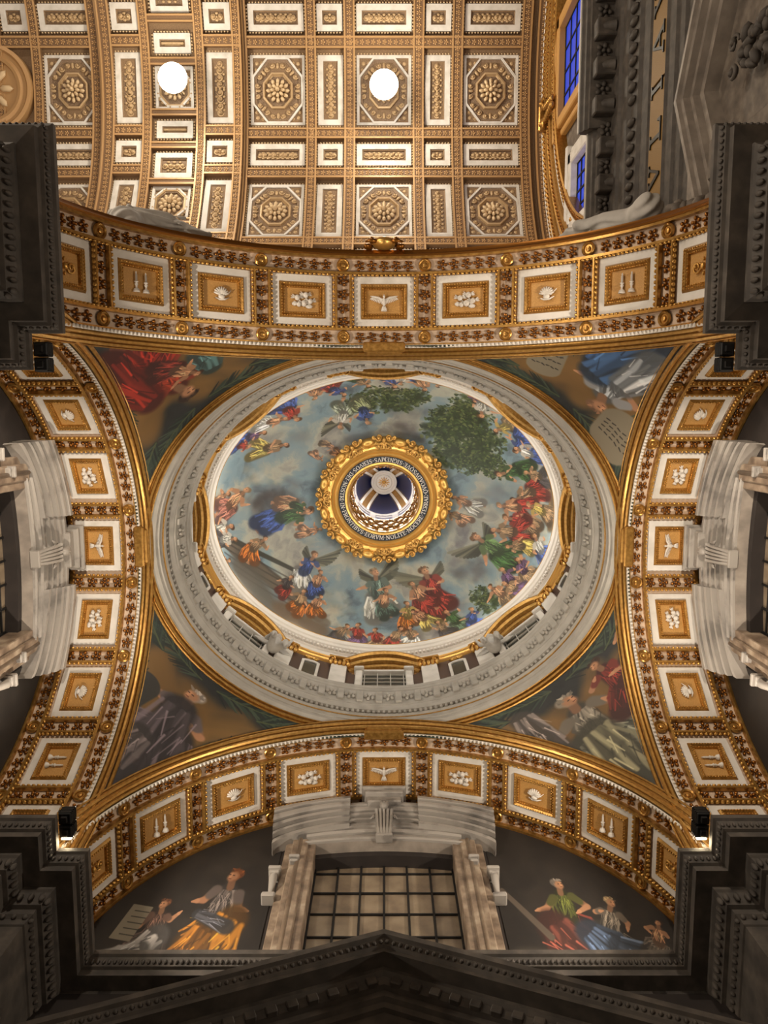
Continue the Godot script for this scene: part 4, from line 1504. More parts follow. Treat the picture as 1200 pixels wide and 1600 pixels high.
	for e in [-1, 1]:
		s = S.new()
		s.box(Vector3(e * 1.86, 15.4, 0.0), Vector3(0.24, 6.2, 0.5), 0.02)
		s.box(Vector3(e * 2.02, 15.4, 0.06), Vector3(0.18, 6.4, 0.5), 0.03)
		s.tube([Vector3(e * 2.13, 12.6, 0.28), Vector3(e * 2.13, 18.6, 0.28)], [0.06, 0.06], 8)
		s.box(Vector3(e * 2.24, 15.5, 0.04), Vector3(0.2, 6.4, 0.4), 0.03)
		s.box(Vector3(e * 2.42, 15.5, 0.02), Vector3(0.2, 6.4, 0.2), 0.02)
		part("jamb", s.done(), M.brownmarble, o, x)
		s = S.new()
		s.box(Vector3(e * 2.62, 17.3, 0.18), Vector3(0.3, 0.1, 0.36), 0.02)
		s.box(Vector3(e * 2.62, 17.2, 0.16), Vector3(0.24, 0.1, 0.3), 0.02)
		s.box(Vector3(e * 2.64, 16.34, 0.15), Vector3(0.32, 0.14, 0.3), 0.03)
		s.tube([Vector3(e * 2.62, 17.16, 0.2), Vector3(e * 2.62, 16.98, 0.26), Vector3(e * 2.62, 16.76, 0.18), Vector3(e * 2.62, 16.54, 0.1), Vector3(e * 2.62, 16.4, 0.16)], [0.08, 0.1, 0.08, 0.06, 0.1], 8)
		part("console", s.done(), M.marble, o, x)
		s = S.new()
		s.box(Vector3(e * 2.2, 17.7, 0.3), Vector3(0.26, 0.1, 0.22), 0.02)
		s.box(Vector3(e * 2.2, 17.6, 0.27), Vector3(0.2, 0.1, 0.16), 0.02)
		part("corbel", s.done(), M.marble, o, x)
	# glazing: six columns, rows of panes in an iron grid
	for i in 6:
		for j in 7:
			var y1: float = 18.02 - 0.79 * j if j > 0 else 18.42
			var y0: float = 18.02 - 0.79 * (j + 1) if j > 0 else 18.02
			if j > 0:
				y1 = 18.02 - 0.79 * (j - 1)
				y0 = 18.02 - 0.79 * j
			s = S.new()
			s.box(Vector3((i - 2.5) * 0.575, (y0 + y1) / 2, -0.34 + rng.randf_range(-0.008, 0.008)), Vector3(0.55, y1 - y0 - 0.03, 0.03), 0.004)
			part("pane", s.done(), M.pane, o, x)
	for i in 7:
		s = S.new()
		s.box(Vector3((i - 3) * 0.575, 15.6, -0.31), Vector3(0.05, 5.9, 0.07), 0.008)
		part("upright_bar", s.done(), M.iron, o, x)
	for j in 7:
		s = S.new()
		s.box(Vector3(0, 18.02 - 0.79 * j, -0.3), Vector3(3.5, 0.04, 0.05), 0.008)
		part("cross_bar", s.done(), M.iron, o, x)

func make_lunette_picture(id: int, side: int, im: StandardMaterial3D, label: String) -> void:
	var place := side_place(id)
	var p := A1 if id == 1 else B1
	var s := S.new()
	var u0 := 2.62
	var u1 := 6.35 if id == 1 else 5.1
	var n := 16
	for i in n:
		var q := []
		var uv := []
		for e in [[i, 0], [i + 1, 0], [i + 1, 1], [i, 1]]:
			var u: float = lerpf(u0, u1, float(e[0]) / n)
			var y: float = 14.0 if e[1] == 0 else maxf(14.0, arch_top(u, p) - 0.02)
			q.append(place.call(u * side, y, -0.02))
			uv.append(Vector2((u - u0) / 3.75 if side > 0 else 1.0 - (u - u0) / 3.75, 1.0 - (y - 14.0) / 5.6))
		s.tri(q[0], q[1], q[2], -1, uv[0], uv[1], uv[2])
		s.tri(q[0], q[2], q[3], -1, uv[0], uv[2], uv[3])
	alone("lunette_painting", s.done(), im, label, "painting", "paintings beside the lunette windows")

# ---------------------------------------------------------------- piers and entablatures
const ENT := [[1.4, 14.26], [0.0, 14.2], [0.0, 14.08], [0.05, 14.05], [0.09, 13.95], [0.1, 13.86], [0.16, 13.84], [0.17, 13.7], [0.48, 13.68], [0.48, 13.6], [0.52, 13.56], [0.6, 13.4], [0.62, 13.34], [0.7, 13.32], [0.71, 13.2], [0.77, 13.14], [0.79, 13.02], [0.82, 13.0], [0.82, 11.95], [0.76, 11.9], [0.74, 11.78], [0.8, 11.74], [0.8, 11.42], [0.84, 11.38], [0.85, 11.02], [0.9, 10.96], [0.92, 10.9], [0.92, -1.6]]

func offset_line(pts: Array, o: float, side: float) -> Array:   # right-angled plan line moved inwards
	var res := []
	for i in pts.size():
		var n := Vector2.ZERO
		if i > 0:
			n += (pts[i] - pts[i - 1]).normalized().orthogonal() * side
		if i < pts.size() - 1:
			n += (pts[i + 1] - pts[i]).normalized().orthogonal() * side
		res.append(pts[i] + n * o)
	return res

func entablature(o: Node3D, plan: Array, side: float, m: Material, prof: Array, eggs := true) -> void:
	var rows := []
	for p in prof:
		var row := PackedVector3Array()
		for q in offset_line(plan, p[0], side):
			row.append(V(q.x, p[1], q.y))
		rows.append(row)
	var s := S.new()
	for j in rows.size() - 1:
		for i in rows[j].size() - 1:
			s.quad(rows[j][i], rows[j][i + 1], rows[j + 1][i + 1], rows[j + 1][i])
	part("entablature", s.done(), m, o)
	if not eggs:
		return
	var a := []
	var d := []
	var lf := []
	for e in [[0.07, 13.95, 0.11, a, Vector3(0.035, 0.06, 0.04)], [0.55, 13.47, 0.17, d, Vector3(0.06, 0.11, 0.06)], [0.745, 13.17, 0.16, a, Vector3(0.055, 0.06, 0.05)], [0.75, 11.84, 0.2, a, Vector3(0.06, 0.06, 0.05)], [0.85, 10.5, 0.3, lf, Vector3(0.12, 0.34, 0.07)], [0.86, 9.9, 0.3, lf, Vector3(0.13, 0.36, 0.09)]]:
		var l := offset_line(plan, e[0], side)
		for i in l.size() - 1:
			var len: float = (l[i + 1] - l[i]).length()
			var n := int(len / e[2])
			for k in n:
				var q: Vector2 = l[i].lerp(l[i + 1], (k + 0.5) / n)
				e[3].append(Transform3D(Basis().scaled(e[4]), V(q.x, e[1], q.y)))
	many("bead_and_dentil", K.egg, m, o, a)
	many("egg_and_dart", K.egg, m, o, d)
	many("capital_leaves", K.egg, m, o, lf)

func make_pier(sx: int, back: bool, label: String) -> void:
	var base := []
	if back:
		base = [Vector2(-9.6, 7.65), Vector2(-6.38, 7.65), Vector2(-6.38, 8.34), Vector2(-5.77, 8.34), Vector2(-5.77, 12.0)]
	else:
		base = [Vector2(-14.0, -5.14), Vector2(-5.77, -5.14), Vector2(-5.77, -1.56), Vector2(-6.38, -1.56), Vector2(-6.38, -0.91), Vector2(-9.6, -0.91)]
	var pts := []
	for p in base:
		pts.append(Vector2(p.x * -sx, p.y))
	var o := thing("corner_pier", label, "pier", V(7.5 * sx, -1.6, 9.5 if back else -3.0), "dark piers carrying the arches")
	var side := 1.0
	var test: Vector2 = offset_line(pts, 1.0, 1.0)[2]
	if test.distance_to(Vector2(9.0 * sx, 10.5 if back else -3.0)) > offset_line(pts, 1.0, -1.0)[2].distance_to(Vector2(9.0 * sx, 10.5 if back else -3.0)):
		side = -1.0
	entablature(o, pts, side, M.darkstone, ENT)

func make_floodlights() -> void:
	var spots := [[-1, -1.30, "upper black floodlight on the cornice of the upper left pier"], [-1, -1.02, "lower black floodlight on the cornice of the upper left pier"], [1, -1.30, "upper black floodlight on the cornice of the upper right pier"], [1, -1.02, "lower black floodlight on the cornice of the upper right pier"], [-1, 7.78, "upper black floodlight on the cornice of the lower left pier"], [-1, 8.06, "lower black floodlight beside the bright spot on the lower left pier"], [1, 7.78, "upper black floodlight on the cornice of the lower right pier"], [1, 8.06, "lower black floodlight beside the bright spot on the lower right pier"]]
	for e in spots:
		var at := V(6.28 * e[0], 14.22, e[1])
		var o := thing("floodlight", e[2], "floodlight", at, "floodlights on the pier cornices")
		var s := S.new()
		s.box(at + Vector3(0, 0.2, 0), Vector3(0.25, 0.3, 0.24), 0.02)
		for k in 4:
			s.box(at + Vector3(0, 0.1 + k * 0.06, 0), Vector3(0.27, 0.02, 0.26), 0.004)
		part("housing", s.done(), M.black, o)
		s = S.new()
		s.box(at + Vector3(0, 0.03, 0), Vector3(0.12, 0.06, 0.12), 0.01)
		part("bracket", s.done(), M.iron, o)
		s = S.new()
		s.box(at + Vector3(0, 0.36, 0), Vector3(0.2, 0.02, 0.2), 0.005)
		part("lamp_face", s.done(), M.lamp, o)
		if e[1] > 8.0:  # glowing box added in place of the ledge lit by the lamp
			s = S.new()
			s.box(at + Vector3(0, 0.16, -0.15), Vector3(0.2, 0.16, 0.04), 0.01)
			part("ledge_glow", s.done(), M.lamp, o)
			omni("ledge_glow_light", at + Vector3(0, 0.16, -0.26), 0.5, Color(1.0, 0.9, 0.72), 0.05)  # small added light that goes with the glowing box
		var l := SpotLight3D.new()
		l.name = "flood_beam"
		o.add_child(l, true)
		l.position = Vector3(-0.02 * e[0], 0.42, 0)
		# the lamp nearer the bay's middle lights the side arch, the other the arch across the bay
		var inner: bool = absf(e[1] - ZC) < 4.5
		var target := V(8.3 * e[0], 18.6, ZC - 3.8 * signf(e[1] - ZC)) if inner else V(-4.6 * e[0], 18.9, ZC + 7.0 * signf(e[1] - ZC))
		l.look_at_from_position(at + Vector3(0, 0.42, 0), target, Vector3(0, 0, 1))
		l.light_energy = FLOOD
		l.light_color = Color(1.0, 0.94, 0.86)
		l.light_size = 0.1
		l.spot_angle = 58.0
		l.spot_angle_attenuation = 0.6
		l.spot_range = 60
		l.spot_attenuation = 2.0
		l.shadow_enabled = true

func make_pediment() -> void:
	var o := thing("altar_pediment", "dark stone gabled pediment with dentil rows in front of the back wall", "pediment", V(0, 9.0, 9.6))
	var prof := [[1.5, 0.0], [0.0, 0.0], [0.0, 0.12], [0.06, 0.15], [0.1, 0.28], [0.14, 0.32], [0.14, 0.4], [0.42, 0.42], [0.42, 0.5], [0.5, 0.56], [0.52, 0.72], [0.62, 0.74], [0.62, 0.86], [0.7, 0.9], [0.72, 1.0], [0.8, 1.02], [0.82, 1.5], [0.95, 1.52], [0.95, 2.6]]
	var g := tan(deg_to_rad(21.4))
	for e in [-1.0, 1.0]:
		var s := S.new()
		var rows := []
		for p in prof:
			rows.append(PackedVector3Array([V(0, 13.42 - p[1] * 1.07, 9.5 + p[0]), V(e * 8.0, 13.42 - p[1] * 1.07 - 8.0 * g, 9.5 + p[0])]))
		s.strips(rows)
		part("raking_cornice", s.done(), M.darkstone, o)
		var b := Basis(Vector3(0, 0, 1), -e * deg_to_rad(21.4))
		for k in 20:
			var u := 0.22 + k * 0.34
			s = S.new()
			s.box(V(e * u, 13.42 - 0.64 * 1.07 - u * g, 9.5 + 0.5), Vector3(0.2, 0.17, 0.14), 0.02, b)
			part("dentil", s.done(), M.darkstone, o)
		var eggs := []
		for k in 56:
			var u := 0.06 + k * 0.12
			eggs.append(Transform3D(b.scaled(Vector3.ONE * 0.045), V(e * u, 13.42 - 0.22 * 1.07 - u * g, 9.5 + 0.075)))
		many("egg_row", K.egg, M.darkstone, o, eggs)
	var s := S.new()
	var rows := []
	for p in [[0.0, 9.6], [0.0, 9.5], [0.1, 9.45], [0.12, 9.3], [0.5, 9.25], [0.5, 9.0], [0.8, 8.9], [0.85, 8.2], [0.95, 8.1], [0.95, -1.6]]:
		rows.append(PackedVector3Array([V(-7.4, p[1], 9.5 + p[0]), V(7.4, p[1], 9.5 + p[0])]))
	s.strips(rows)
	part("base_cornice", s.done(), M.darkstone, o)

# ---------------------------------------------------------------- nave end wall
func make_end_wall() -> void:
	var o := thing("wall_end", "grey stone end wall of the nave with deep bracketed cornice at the upper right", "wall", Vector3(8.9, 0, 17.8), "", "structure")
	var s := S.new()
	s.box(Vector3(9.5, 23, 17.5), Vector3(1.2, 50, 32), 0.01)
	part("wall_face", s.done(), M.stone, o)
	# entablature: [x, Y above the eye]; nearer bay stands back a little
	var prof := [[8.95, 30.3], [7.25, 30.2], [7.25, 29.95], [7.32, 29.9], [7.36, 29.7], [7.46, 29.66], [7.48, 29.5], [8.25, 29.4], [8.25, 28.6], [8.34, 28.5], [8.36, 27.9], [8.48, 27.8], [8.5, 27.2], [8.6, 27.1], [8.62, 26.5], [8.72, 26.45], [8.72, 25.0], [8.6, 24.95], [8.55, 24.8], [8.62, 24.75], [8.62, 24.2], [8.7, 24.15], [8.7, 23.7], [8.78, 23.65], [8.78, 23.2], [8.95, 23.15]]
	for e in [[4.0, 10.6, 0.34], [10.6, 33.0, 0.0]]:
		var rows := []
		s = S.new()
		for p in prof:
			var x: float = minf(p[0] + e[2] * (1.0 if p[0] < 8.0 else 0.0), 8.95)
			rows.append(PackedVector3Array([Vector3(x, p[1] + 1.6, e[0]), Vector3(x, p[1] + 1.6, e[1])]))
		s.strips(rows)
		for j in rows.size() - 1:
			var q0: Vector3 = rows[j][0]
			var q1: Vector3 = rows[j + 1][0]
			s.quad(q0, q1, Vector3(8.98, q1.y, q1.z), Vector3(8.98, q0.y, q0.z))
		part("nave_cornice", s.done(), M.darkstone, o)
		s = S.new()
		s.box(Vector3(8.7, 27.32, (e[0] + e[1]) / 2), Vector3(0.08, 1.3, e[1] - e[0] - 0.1), 0.01)
		part("gold_frieze", s.done(), M.gold_mosaic, o)
		s = S.new()
		s.box(Vector3(7.27 + e[2], 31.72, (e[0] + e[1]) / 2), Vector3(0.12, 0.14, e[1] - e[0]), 0.02)
		part("cornice_lip", s.done(), M.white, o)
		var n := int((e[1] - e[0]) / 1.3)
		for k in n:
			var z: float = e[0] + (k + 0.5) * 1.3
			s = S.new()
			s.box(Vector3(7.95 + e[2] * 0.6, 30.85, z), Vector3(0.8, 0.6, 0.6), 0.04)
			s.tube([Vector3(8.2 + e[2] * 0.6, 30.6, z), Vector3(7.9 + e[2] * 0.6, 30.62, z), Vector3(7.6 + e[2] * 0.6, 30.8, z)], [0.2, 0.16, 0.12], 8)
			part("modillion", s.done(), M.darkstone, o)
			part("soffit_rosette", K.rosette, M.darkstone, o, Transform3D(Basis(Vector3(1, 0, 0), PI).scaled(Vector3.ONE * 0.3), Vector3(7.9 + e[2] * 0.6, 31.02, z + 0.65)))
		var eg := []
		for k in int((e[1] - e[0]) / 0.42):
			eg.append(Transform3D(Basis().scaled(Vector3(0.14, 0.3, 0.15)), Vector3(8.44, 29.2, e[0] + 0.2 + k * 0.42)))
		many("egg_and_dart", K.egg, M.darkstone, o, eg)
	# frieze letters (only strokes of them can be made out)
	var font := SystemFont.new()
	font.font_names = PackedStringArray(["Droid Serif"])
	var word := "IVLIAVI"
	for i in word.length():
		var tm := TextMesh.new()
		tm.text = word[i]
		tm.font = font
		tm.font_size = 64
		tm.pixel_size = 0.021
		tm.depth = 0.05
		var z := 6.4 + i * 1.35
		part("frieze_letter", tm, M.black, o, Transform3D(Basis(Vector3.UP, -PI / 2), Vector3(8.64, 27.3, z)))
	# flat wall bands and a small gabled frame below the entablature
	s = S.new()
	for e in [[8.62, 22.5, 0.4], [8.7, 22.0, 0.3]]:
		s.box(Vector3(e[0] + 0.2, e[1] + 1.6, 17), Vector3(0.5, e[2], 26), 0.04)
	part("string_course", s.done(), M.greymarble, o)
	for e in [-1.0, 1.0]:
		s = S.new()
		var rows := []
		for p in [[8.9, 0.0], [8.0, 0.0], [8.0, 0.16], [8.1, 0.2], [8.12, 0.34], [8.3, 0.38], [8.32, 0.5], [8.5, 0.55], [8.52, 0.75], [8.9, 0.8]]:
			rows.append(PackedVector3Array([Vector3(p[0], 24.0 - p[1], 8.7), Vector3(p[0], 24.0 - p[1] - 1.7, 8.7 + e * 3.1)]))
		s.strips(rows)
		part("gable_cornice", s.done(), M.greymarble, o)
		s = S.new()
		s.box(Vector3(8.6, 16.0, 8.7 + e * 2.3), Vector3(0.7, 11.0, 0.8), 0.05)
		s.box(Vector3(8.5, 21.4, 8.7 + e * 2.3), Vector3(0.9, 0.4, 1.0), 0.05)
		part("gable_pilaster", s.done(), M.stone, o)
	s = S.new()
	for k in 9:
		var a := k * 0.7
		s.ball(Vector3(8.6, 21.2 - 0.17 * k, 8.7 + sin(a * 2.0) * 0.45), Vector3(0.14, 0.12, 0.24), Basis(Vector3.RIGHT, a), 7, 5)
		s.ball(Vector3(8.55, 21.1 - 0.17 * k, 8.7 - sin(a * 2.0) * 0.3), Vector3(0.12, 0.16, 0.12), Basis(Vector3.RIGHT, a), 6, 4)
	spiral(s, Vector3(8.5, 21.4, 8.35), 0.22, 1.0, 0.05, 1.2, Basis(Vector3(0, 0, 1), PI / 2))
	spiral(s, Vector3(8.5, 21.4, 9.05), 0.22, -1.0, 0.05, 1.2, Basis(Vector3(0, 0, 1), PI / 2))
	part("carved_garland", s.done(), M.darkstone, o)
	# archivolt bands round the lunette of the end wall
	for e in [[13.55, 12.9, 0.34, M.stucco], [12.85, 12.2, 0.42, M.gold], [12.15, 11.75, 0.3, M.stucco], [11.7, 10.9, 0.5, M.gold], [10.85, 10.3, 0.36, M.white], [10.2, 9.8, 0.5, M.gold]]:
		s = S.new()
		var rows := []
		for p in [[e[0], 0.0], [e[0], e[2]], [lerpf(e[0], e[1], 0.2), e[2] + 0.06], [lerpf(e[0], e[1], 0.3), e[2]], [lerpf(e[0], e[1], 0.7), e[2]], [lerpf(e[0], e[1], 0.8), e[2] + 0.06], [e[1], e[2]], [e[1], 0.0]]:
			var row := PackedVector3Array()
			for i in 61:
				var a := PI * i / 60.0
				row.append(Vector3(8.9 - p[1], NY + 1.6 + p[0] * sin(a), 17.8 + p[0] * cos(a)))
			rows.append(row)
		s.strips(rows)
		part("lunette_archivolt", s.done(), e[3], o)
		var eg := []
		var nn := int(PI * e[0] / 0.32)
		for k in nn:
			var a := PI * (k + 0.5) / nn
			var r: float = (e[0] + e[1]) / 2
			eg.append(Transform3D(Basis().scaled(Vector3(0.1, 0.12, 0.12)), Vector3(8.9 - e[2], NY + 1.6 + r * sin(a), 17.8 + r * cos(a))))
		many("archivolt_beads", K.egg, M.gold if e[3] != M.gold else M.bronze, o, eg)
	s = S.new()
	for k in 7:
		for e in [-1, 1]:
			s.ball(Vector3(8.25, 43.1 - k * 0.26, 15.6 + e * (0.34 - 0.03 * k)), Vector3(0.16, 0.2, 0.2), Basis(Vector3.RIGHT, e * 0.5), 6, 4)
	spiral(s, Vector3(8.2, 43.3, 15.1), 0.34, 1.0, 0.08, 1.3, Basis(Vector3(0, 0, 1), PI / 2))
	spiral(s, Vector3(8.2, 43.3, 16.1), 0.34, -1.0, 0.08, 1.3, Basis(Vector3(0, 0, 1), PI / 2))
	s.box(Vector3(8.4, 43.8, 15.6), Vector3(0.7, 0.3, 1.3), 0.06)
	part("gilt_cartouche", s.done(), M.gold, o)
	# the two dusk-blue windows
	var wins := [[16.75, 2.1, 32.5, 41.2, "tall blue dusk window in a gilded frame at the upper right"], [10.3, 1.3, 32.5, 38.1, "small blue dusk window in a white frame at the right"]]
	var idx := 4
	for w in wins:
		var q := thing("window_%d" % idx, w[4], "window", Vector3(8.9, w[2], w[0]), "blue windows of the nave end wall", "structure")
		idx += 1
		var nr := 8
		for i in 4:
			for j in nr:
				s = S.new()
				s.box(Vector3(8.84, lerpf(w[2], w[3], (j + 0.5) / nr), w[0] + (i - 1.5) * w[1] / 2.0), Vector3(0.04, (w[3] - w[2]) / nr - 0.09, w[1] / 2.0 - 0.09), 0.005)
				part("pane", s.done(), M.bluepane, q)
		s = S.new()
		for i in 5:
			s.box(Vector3(8.82, (w[2] + w[3]) / 2, w[0] + (i - 2) * w[1] / 2.0), Vector3(0.1, w[3] - w[2], 0.08), 0.01)
		for j in nr + 1:
			s.box(Vector3(8.82, lerpf(w[2], w[3], float(j) / nr), w[0]), Vector3(0.1, 0.08, w[1] * 2), 0.01)
		part("lattice", s.done(), M.iron, q)
		s = S.new()
		for e in [-1, 1]:
			s.box(Vector3(8.7, (w[2] + w[3]) / 2, w[0] + e * (w[1] + 0.25)), Vector3(0.5, w[3] - w[2] + 1.0, 0.5), 0.05)
			s.box(Vector3(8.76, (w[2] + w[3]) / 2, w[0] + e * (w[1] + 0.7)), Vector3(0.3, w[3] - w[2] + 1.5, 0.3), 0.05)
		s.box(Vector3(8.7, w[3] + 0.25, w[0]), Vector3(0.5, 0.5, w[1] * 2 + 1.0), 0.05)
		s.box(Vector3(8.7, w[3] + 0.7, w[0]), Vector3(0.6, 0.3, w[1] * 2 + 1.9), 0.05)
		part("window_frame", s.done(), M.gold_flat if idx == 5 else M.white, q)

func make_shell_walls() -> void:
	var s := S.new()
	s.box(Vector3(-8, -0.15, 10), Vector3(64, 0.3, 52), 0.01)
	alone("floor", s.done(), M.floor, "polished stone floor below the view", "floor", "", "structure")
	# wall above the nave arch
	s = S.new()
	var l := [[-40.0, -1.6, 31.0], [-6.75, -1.6, 31.0]]
	for i in 41:
		var u := lerpf(-6.75, 6.75, i / 40.0)
		l.append([u, arch_top(u * 0.97, A1) + 0.4, 31.0])
	l.append_array([[6.75, -1.6, 31.0], [9.5, -1.6, 31.0]])
	wall_slices(s, l, func(u, y, d): return V(u, y, ZC - B1 - DEEP - 0.02 + d), 0.6)
	alone("wall_nave", s.done(), M.stone, "stone nave wall around the big coffered arch", "wall", "", "structure")
	s = S.new()
	s.box(Vector3(-15, 16, 32.0), Vector3(52, 33, 1.0), 0.01)
	alone("wall_far", s.done(), M.stone, "far side wall of the nave", "wall", "", "structure")
	s = S.new()
	s.box(Vector3(-40.4, 24, 18), Vector3(0.8, 50, 30), 0.01)
	alone("wall_left_end", s.done(), M.stone, "closing wall of the nave at its left end", "wall", "", "structure")
	s = S.new()
	s.box(Vector3(-15, 32.6, 4.0), Vector3(50, 0.5, 2.6), 0.05)
	s.box(Vector3(-15, 32.6, 31.0), Vector3(50, 0.5, 2.6), 0.05)
	alone("trim_1", s.done(), M.stone, "stone ledge at the foot of the nave vault", "ledge", "", "structure")

# ---------------------------------------------------------------- bodies
# surface nets over a smooth union of tapered bones [a, b, ra, rb]
func nets(s: S, bones: Array, cell: float, blend := 0.05, fold := 0.0) -> void:
	var lo := Vector3.INF
	var hi := -Vector3.INF
	for b in bones:
		var m := maxf(b[2], b[3]) + cell * 2.0 + fold
		for q in [b[0], b[1]]:
			lo = lo.min(q - Vector3.ONE * m)
			hi = hi.max(q + Vector3.ONE * m)
	var nx := int((hi.x - lo.x) / cell) + 2
	var ny := int((hi.y - lo.y) / cell) + 2
	var nz := int((hi.z - lo.z) / cell) + 2
	var f := PackedFloat32Array()
	f.resize(nx * ny * nz)
	f.fill(1.0)
	for b in bones:
		var a: Vector3 = b[0]
		var d: Vector3 = b[1] - a
		var l2 := maxf(d.length_squared(), 0.00001)
		var ra: float = b[2]
		var rb: float = b[3]
		var m := maxf(ra, rb) + cell * 2.5 + blend + fold
		var p0: Vector3 = ((a.min(b[1]) - Vector3.ONE * m - lo) / cell).max(Vector3.ZERO)
		var p1: Vector3 = ((a.max(b[1]) + Vector3.ONE * m - lo) / cell).min(Vector3(nx - 1, ny - 1, nz - 1))
		for z in range(int(p0.z), int(p1.z) + 1):
			for y in range(int(p0.y), int(p1.y) + 1):
				for x in range(int(p0.x), int(p1.x) + 1):
					var p := lo + Vector3(x, y, z) * cell
					var t := clampf((p - a).dot(d) / l2, 0.0, 1.0)
					var dist := (p - a - d * t).length() - lerpf(ra, rb, t)
					if fold > 0.0:
						dist += fold * sin(p.y * 15.0 - p.x * 7.0 + p.z * 12.0 + 1.5 * sin(p.x * 2.6 + p.y)) * (0.6 + 0.4 * sin(p.x * 3.1))
					var i := (z * ny + y) * nx + x
					var o := f[i]
					var h := clampf(0.5 + 0.5 * (o - dist) / blend, 0.0, 1.0)
					f[i] = lerpf(o, dist, h) - blend * h * (1.0 - h)
	var vert := {}
	var off := [0, 1, nx, nx + 1, nx * ny, nx * ny + 1, nx * ny + nx, nx * ny + nx + 1]
	for z in nz - 1:
		for y in ny - 1:
			for x in nx - 1:
				var i := (z * ny + y) * nx + x
				var inside := 0
				for k in 8:
					if f[i + off[k]] < 0.0:
						inside += 1
				if inside == 0 or inside == 8:
					continue
				var sum := Vector3.ZERO
				var n := 0
				for e in [[0, 1], [0, 2], [0, 4], [1, 3], [1, 5], [2, 3], [2, 6], [3, 7], [4, 5], [4, 6], [5, 7], [6, 7]]:
					var va := f[i + off[e[0]]]
					var vb := f[i + off[e[1]]]
					if (va < 0.0) != (vb < 0.0):
						var t := va / (va - vb)
						var pa := Vector3(e[0] & 1, (e[0] >> 1) & 1, e[0] >> 2)
						var pb := Vector3(e[1] & 1, (e[1] >> 1) & 1, e[1] >> 2)
						sum += pa.lerp(pb, t)
						n += 1
				vert[i] = lo + (Vector3(x, y, z) + sum / n) * cell
	s.g += 1
	var st := [1, nx, nx * ny]
	for i in vert:
		for ax in 3:
			var j: int = i + st[ax]
			if j >= f.size() or (f[i] < 0.0) == (f[j] < 0.0):
				continue
			var u: int = st[(ax + 1) % 3]
			var w: int = st[(ax + 2) % 3]
			if vert.has(i - u) and vert.has(i - w) and vert.has(i - u - w):
				if f[i] < 0.0:
					s.quad(vert[i], vert[i - w], vert[i - u - w], vert[i - u], s.g)
				else:
					s.quad(vert[i], vert[i - u], vert[i - u - w], vert[i - w], s.g)

func make_putto(k: int, label: String) -> void:
	# seated winged infant, one arm raised, facing the middle of the drum (y), z up
	var m := 1.0 if k == 0 else -1.0
	var s := S.new()
	var b := [
		[Vector3(0, 0, 0.05), Vector3(0, 0.02, 0.28), 0.13, 0.115], [Vector3(0, 0.02, 0.28), Vector3(0, 0.04, 0.48), 0.115, 0.125], [Vector3(0, 0.05, 0.52), Vector3(0, 0.06, 0.62), 0.055, 0.05],
		[Vector3(0, 0.07, 0.72), Vector3(0, 0.09, 0.69), 0.115, 0.1], [Vector3(0, 0.19, 0.69), Vector3(0, 0.2, 0.68), 0.022, 0.018],
		[Vector3(0.08, 0.02, 0.05), Vector3(0.15, 0.32, 0.1), 0.095, 0.075], [Vector3(0.15, 0.32, 0.1), Vector3(0.13, 0.36, -0.2), 0.07, 0.045], [Vector3(0.13, 0.36, -0.22), Vector3(0.14, 0.46, -0.25), 0.042, 0.03],
		[Vector3(-0.08, 0.02, 0.05), Vector3(-0.2, 0.28, 0.08), 0.095, 0.075], [Vector3(-0.2, 0.28, 0.08), Vector3(-0.24, 0.26, -0.22), 0.07, 0.045], [Vector3(-0.24, 0.26, -0.24), Vector3(-0.26, 0.36, -0.27), 0.042, 0.03],
		[Vector3(0.13 * m, 0.04, 0.46), Vector3(0.3 * m, 0.1, 0.56), 0.06, 0.05], [Vector3(0.3 * m, 0.1, 0.56), Vector3(0.34 * m, 0.16, 0.78), 0.05, 0.036], [Vector3(0.34 * m, 0.17, 0.8), Vector3(0.35 * m, 0.19, 0.87), 0.036, 0.024],
		[Vector3(-0.13 * m, 0.04, 0.46), Vector3(-0.26 * m, 0.08, 0.28), 0.06, 0.048], [Vector3(-0.26 * m, 0.08, 0.28), Vector3(-0.2 * m, 0.26, 0.22), 0.048, 0.036], [Vector3(-0.2 * m, 0.27, 0.22), Vector3(-0.16 * m, 0.33, 0.21), 0.034, 0.022]]
	nets(s, b, 0.03, 0.035)
	var th := PI / 4 if k == 0 else PI * 3 / 4
	var x := el_xf(th + (0.15 if k == 0 else -0.15), -0.42, 24.62, Vector3.ONE * 1.35)
	var o := thing("putto_statue", label, "statue", x.origin, "white stucco putti in the drum")
	part("body", s.done(), M.statue, o, x)
	s = S.new()
	for e in [-1, 1]:
		for q in 5:
			s.ball(Vector3(e * (0.16 + q * 0.06), -0.08, 0.5 - q * 0.03), Vector3(0.05, 0.03, 0.26 - q * 0.02), Basis(Vector3(0, 1, 0), e * (0.5 + q * 0.14)), 6, 5)
	part("wing", s.done(), M.statue, o, x)
	s = S.new()
	for q in 7:
		var a := q * TAU / 7
		s.ball(Vector3(cos(a) * 0.075, 0.05 + sin(a) * 0.06, 0.8), Vector3(0.045, 0.045, 0.04), Basis(), 6, 4)
	part("hair", s.done(), M.statue, o, x)

